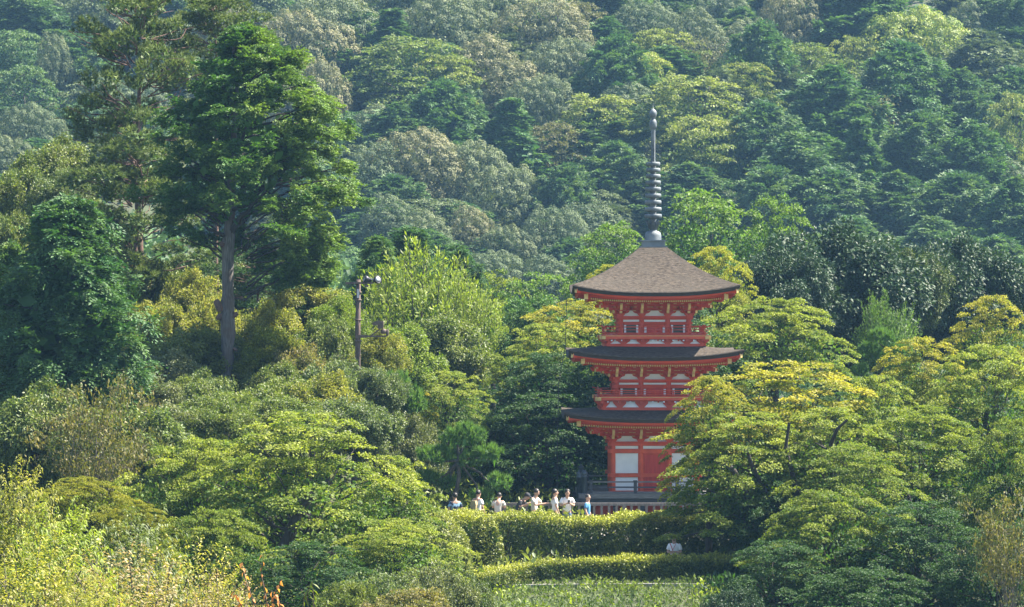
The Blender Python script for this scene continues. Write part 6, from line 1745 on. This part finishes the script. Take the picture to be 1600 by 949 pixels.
def worn(root, name, label, cat, mb, mats, off=(0, 0, 0)):
    """a thing carried by a person: stays top-level, stands where the person does"""
    Mx = Matrix.Translation(root.location) @ Matrix.Rotation(root.rotation_euler.z, 4, 'Z') @ Matrix.Diagonal((root.scale.x,)*3 + (1,))
    mb.xform(Mx @ Matrix.Translation(off)); c = Vector((0, 0, 0))
    for v in mb.v: c += Vector(v)
    c /= len(mb.v); mb.v = [tuple(Vector(v)-c) for v in mb.v]
    o = mb.build(name, mats); o.location = c; tag(o, label, cat); return o
def phone(root, P, label, rot=0):
    a, b = P[-1][1], P[1][1]; d = ((P[1][1]-P[1][0]).normalized()+(P[-1][1]-P[-1][0]).normalized())*.05
    c = (a+b)/2+d; m_ = MB(); m_.beam((c.x, c.y-.01, c.z-.03), (c.x, c.y-.05, c.z+.10), .075, .010)
    return worn(root, 'phone', label, 'phone', m_, [M['phone']])

p1, P_, _ = person(711, 771, 140.0, 200, 'person in dark blue patterned T-shirt half behind the leaning pine trunk', M['tie_dye'], M['trouser_dark'], 'rest', 1.66)
p2, P_, _ = person(746, 767, 139.5, 140, 'person in white T-shirt with bag on back, reaching one arm to the right', M['white_cloth'], M['trouser_denim'], 'reach', 1.70, nod=.4)
b_ = MB(); b_.poly([(-.12, .98), (.12, .98), (.13, 1.2), (.09, 1.34), (-.09, 1.34), (-.13, 1.2)], .13, .24)
bg_ = worn(p2, 'backpack', 'tan and grey backpack on the person in white left of the others', 'backpack', b_, [M['bag_tan']])
p3, P_, _ = person(778, 772, 140.2, 165, 'person in beige top with head hidden by the small pine', M['cream_cloth'], M['trouser_khaki'], 'phone', 1.64, nod=.8, stoop=.3)
p4, P_, _ = person(808, 772, 140.0, 70, 'person bending over in black T-shirt and black cap', M['black_cloth'], M['trouser_dark'], 'phone', 1.70, nod=.9, stoop=.9, hat=M['black_cloth'])
p5, P5, _ = person(835, 765, 139.0, 60, 'person in cream T-shirt holding a phone out towards the right', M['cream_cloth'], M['trouser_dark'], 'hold_out', 1.74, nod=.7)
phone(p5, P5, 'phone held out by the person in the cream T-shirt')
p6, P_, _ = person(867, 765, 140.4, 105, 'person in white T-shirt standing in profile facing right', M['white_cloth'], M['trouser_khaki'], 'rest', 1.74)
p7, P7, _ = person(886, 765.5, 139.2, 8, 'person in bright white T-shirt looking down at phone in both hands', M['white_cloth'], M['trouser_denim'], 'phone', 1.74, nod=.8)
phone(p7, P7, 'phone in both hands of the person in bright white T-shirt')
p8, P_, _ = person(918, 773, 139.8, 75, 'person in blue T-shirt looking to the right in front of the deck', M['blue_cloth'], M['trouser_dark'], 'rest', 1.62, turn=-28)
p9, P9, _ = person(1054, 836, 128.2, -25, 'person in dark cap and white T-shirt on the lower path behind low hedge', M['white_cloth'], M['trouser_dark'], 'cross', 1.68, nod=.45, hat=M['black_cloth'])
b_ = MB(); b_.beam((.10, -.125, 1.40), (-.02, -.155, 1.16), .035, .012, 0); b_.beam((-.10, -.125, 1.40), (0, -.155, 1.18), .03, .012, 0)
worn(p9, 'bag_strap', 'red strap across the chest of the person on the lower path', 'strap', b_, [M['bag_red']])
b_ = MB(); b_.poly([(.13, .93), (.27, .93), (.28, 1.06), (.12, 1.08)], -.06, .08)
worn(p9, 'shoulder_bag', 'small tan shoulder bag at the hip of the person on the lower path', 'bag', b_, [M['bag_tan']])

# ------------------------------------------------------------------ air
hz_m, n_, l_n = new_mat('haze_air')
out = n_.new('ShaderNodeOutputMaterial'); pv_ = n_.new('ShaderNodeVolumePrincipled')
pv_.inputs['Color'].default_value = (0.34, 0.64, 1.0, 1); pv_.inputs['Density'].default_value = HAZE = 0.000165
pv_.inputs['Anisotropy'].default_value = 0.35
l_n.new(pv_.outputs[0], out.inputs['Volume'])
hb = MB(); hb.box(-300, 300, -40, 720, -8, 150)
hzo = hb.build('haze', [hz_m]); tag(hzo, 'thin blue haze in the valley air', kind='stuff')
print('UNIQUE LEAF TRIS', TRIS)
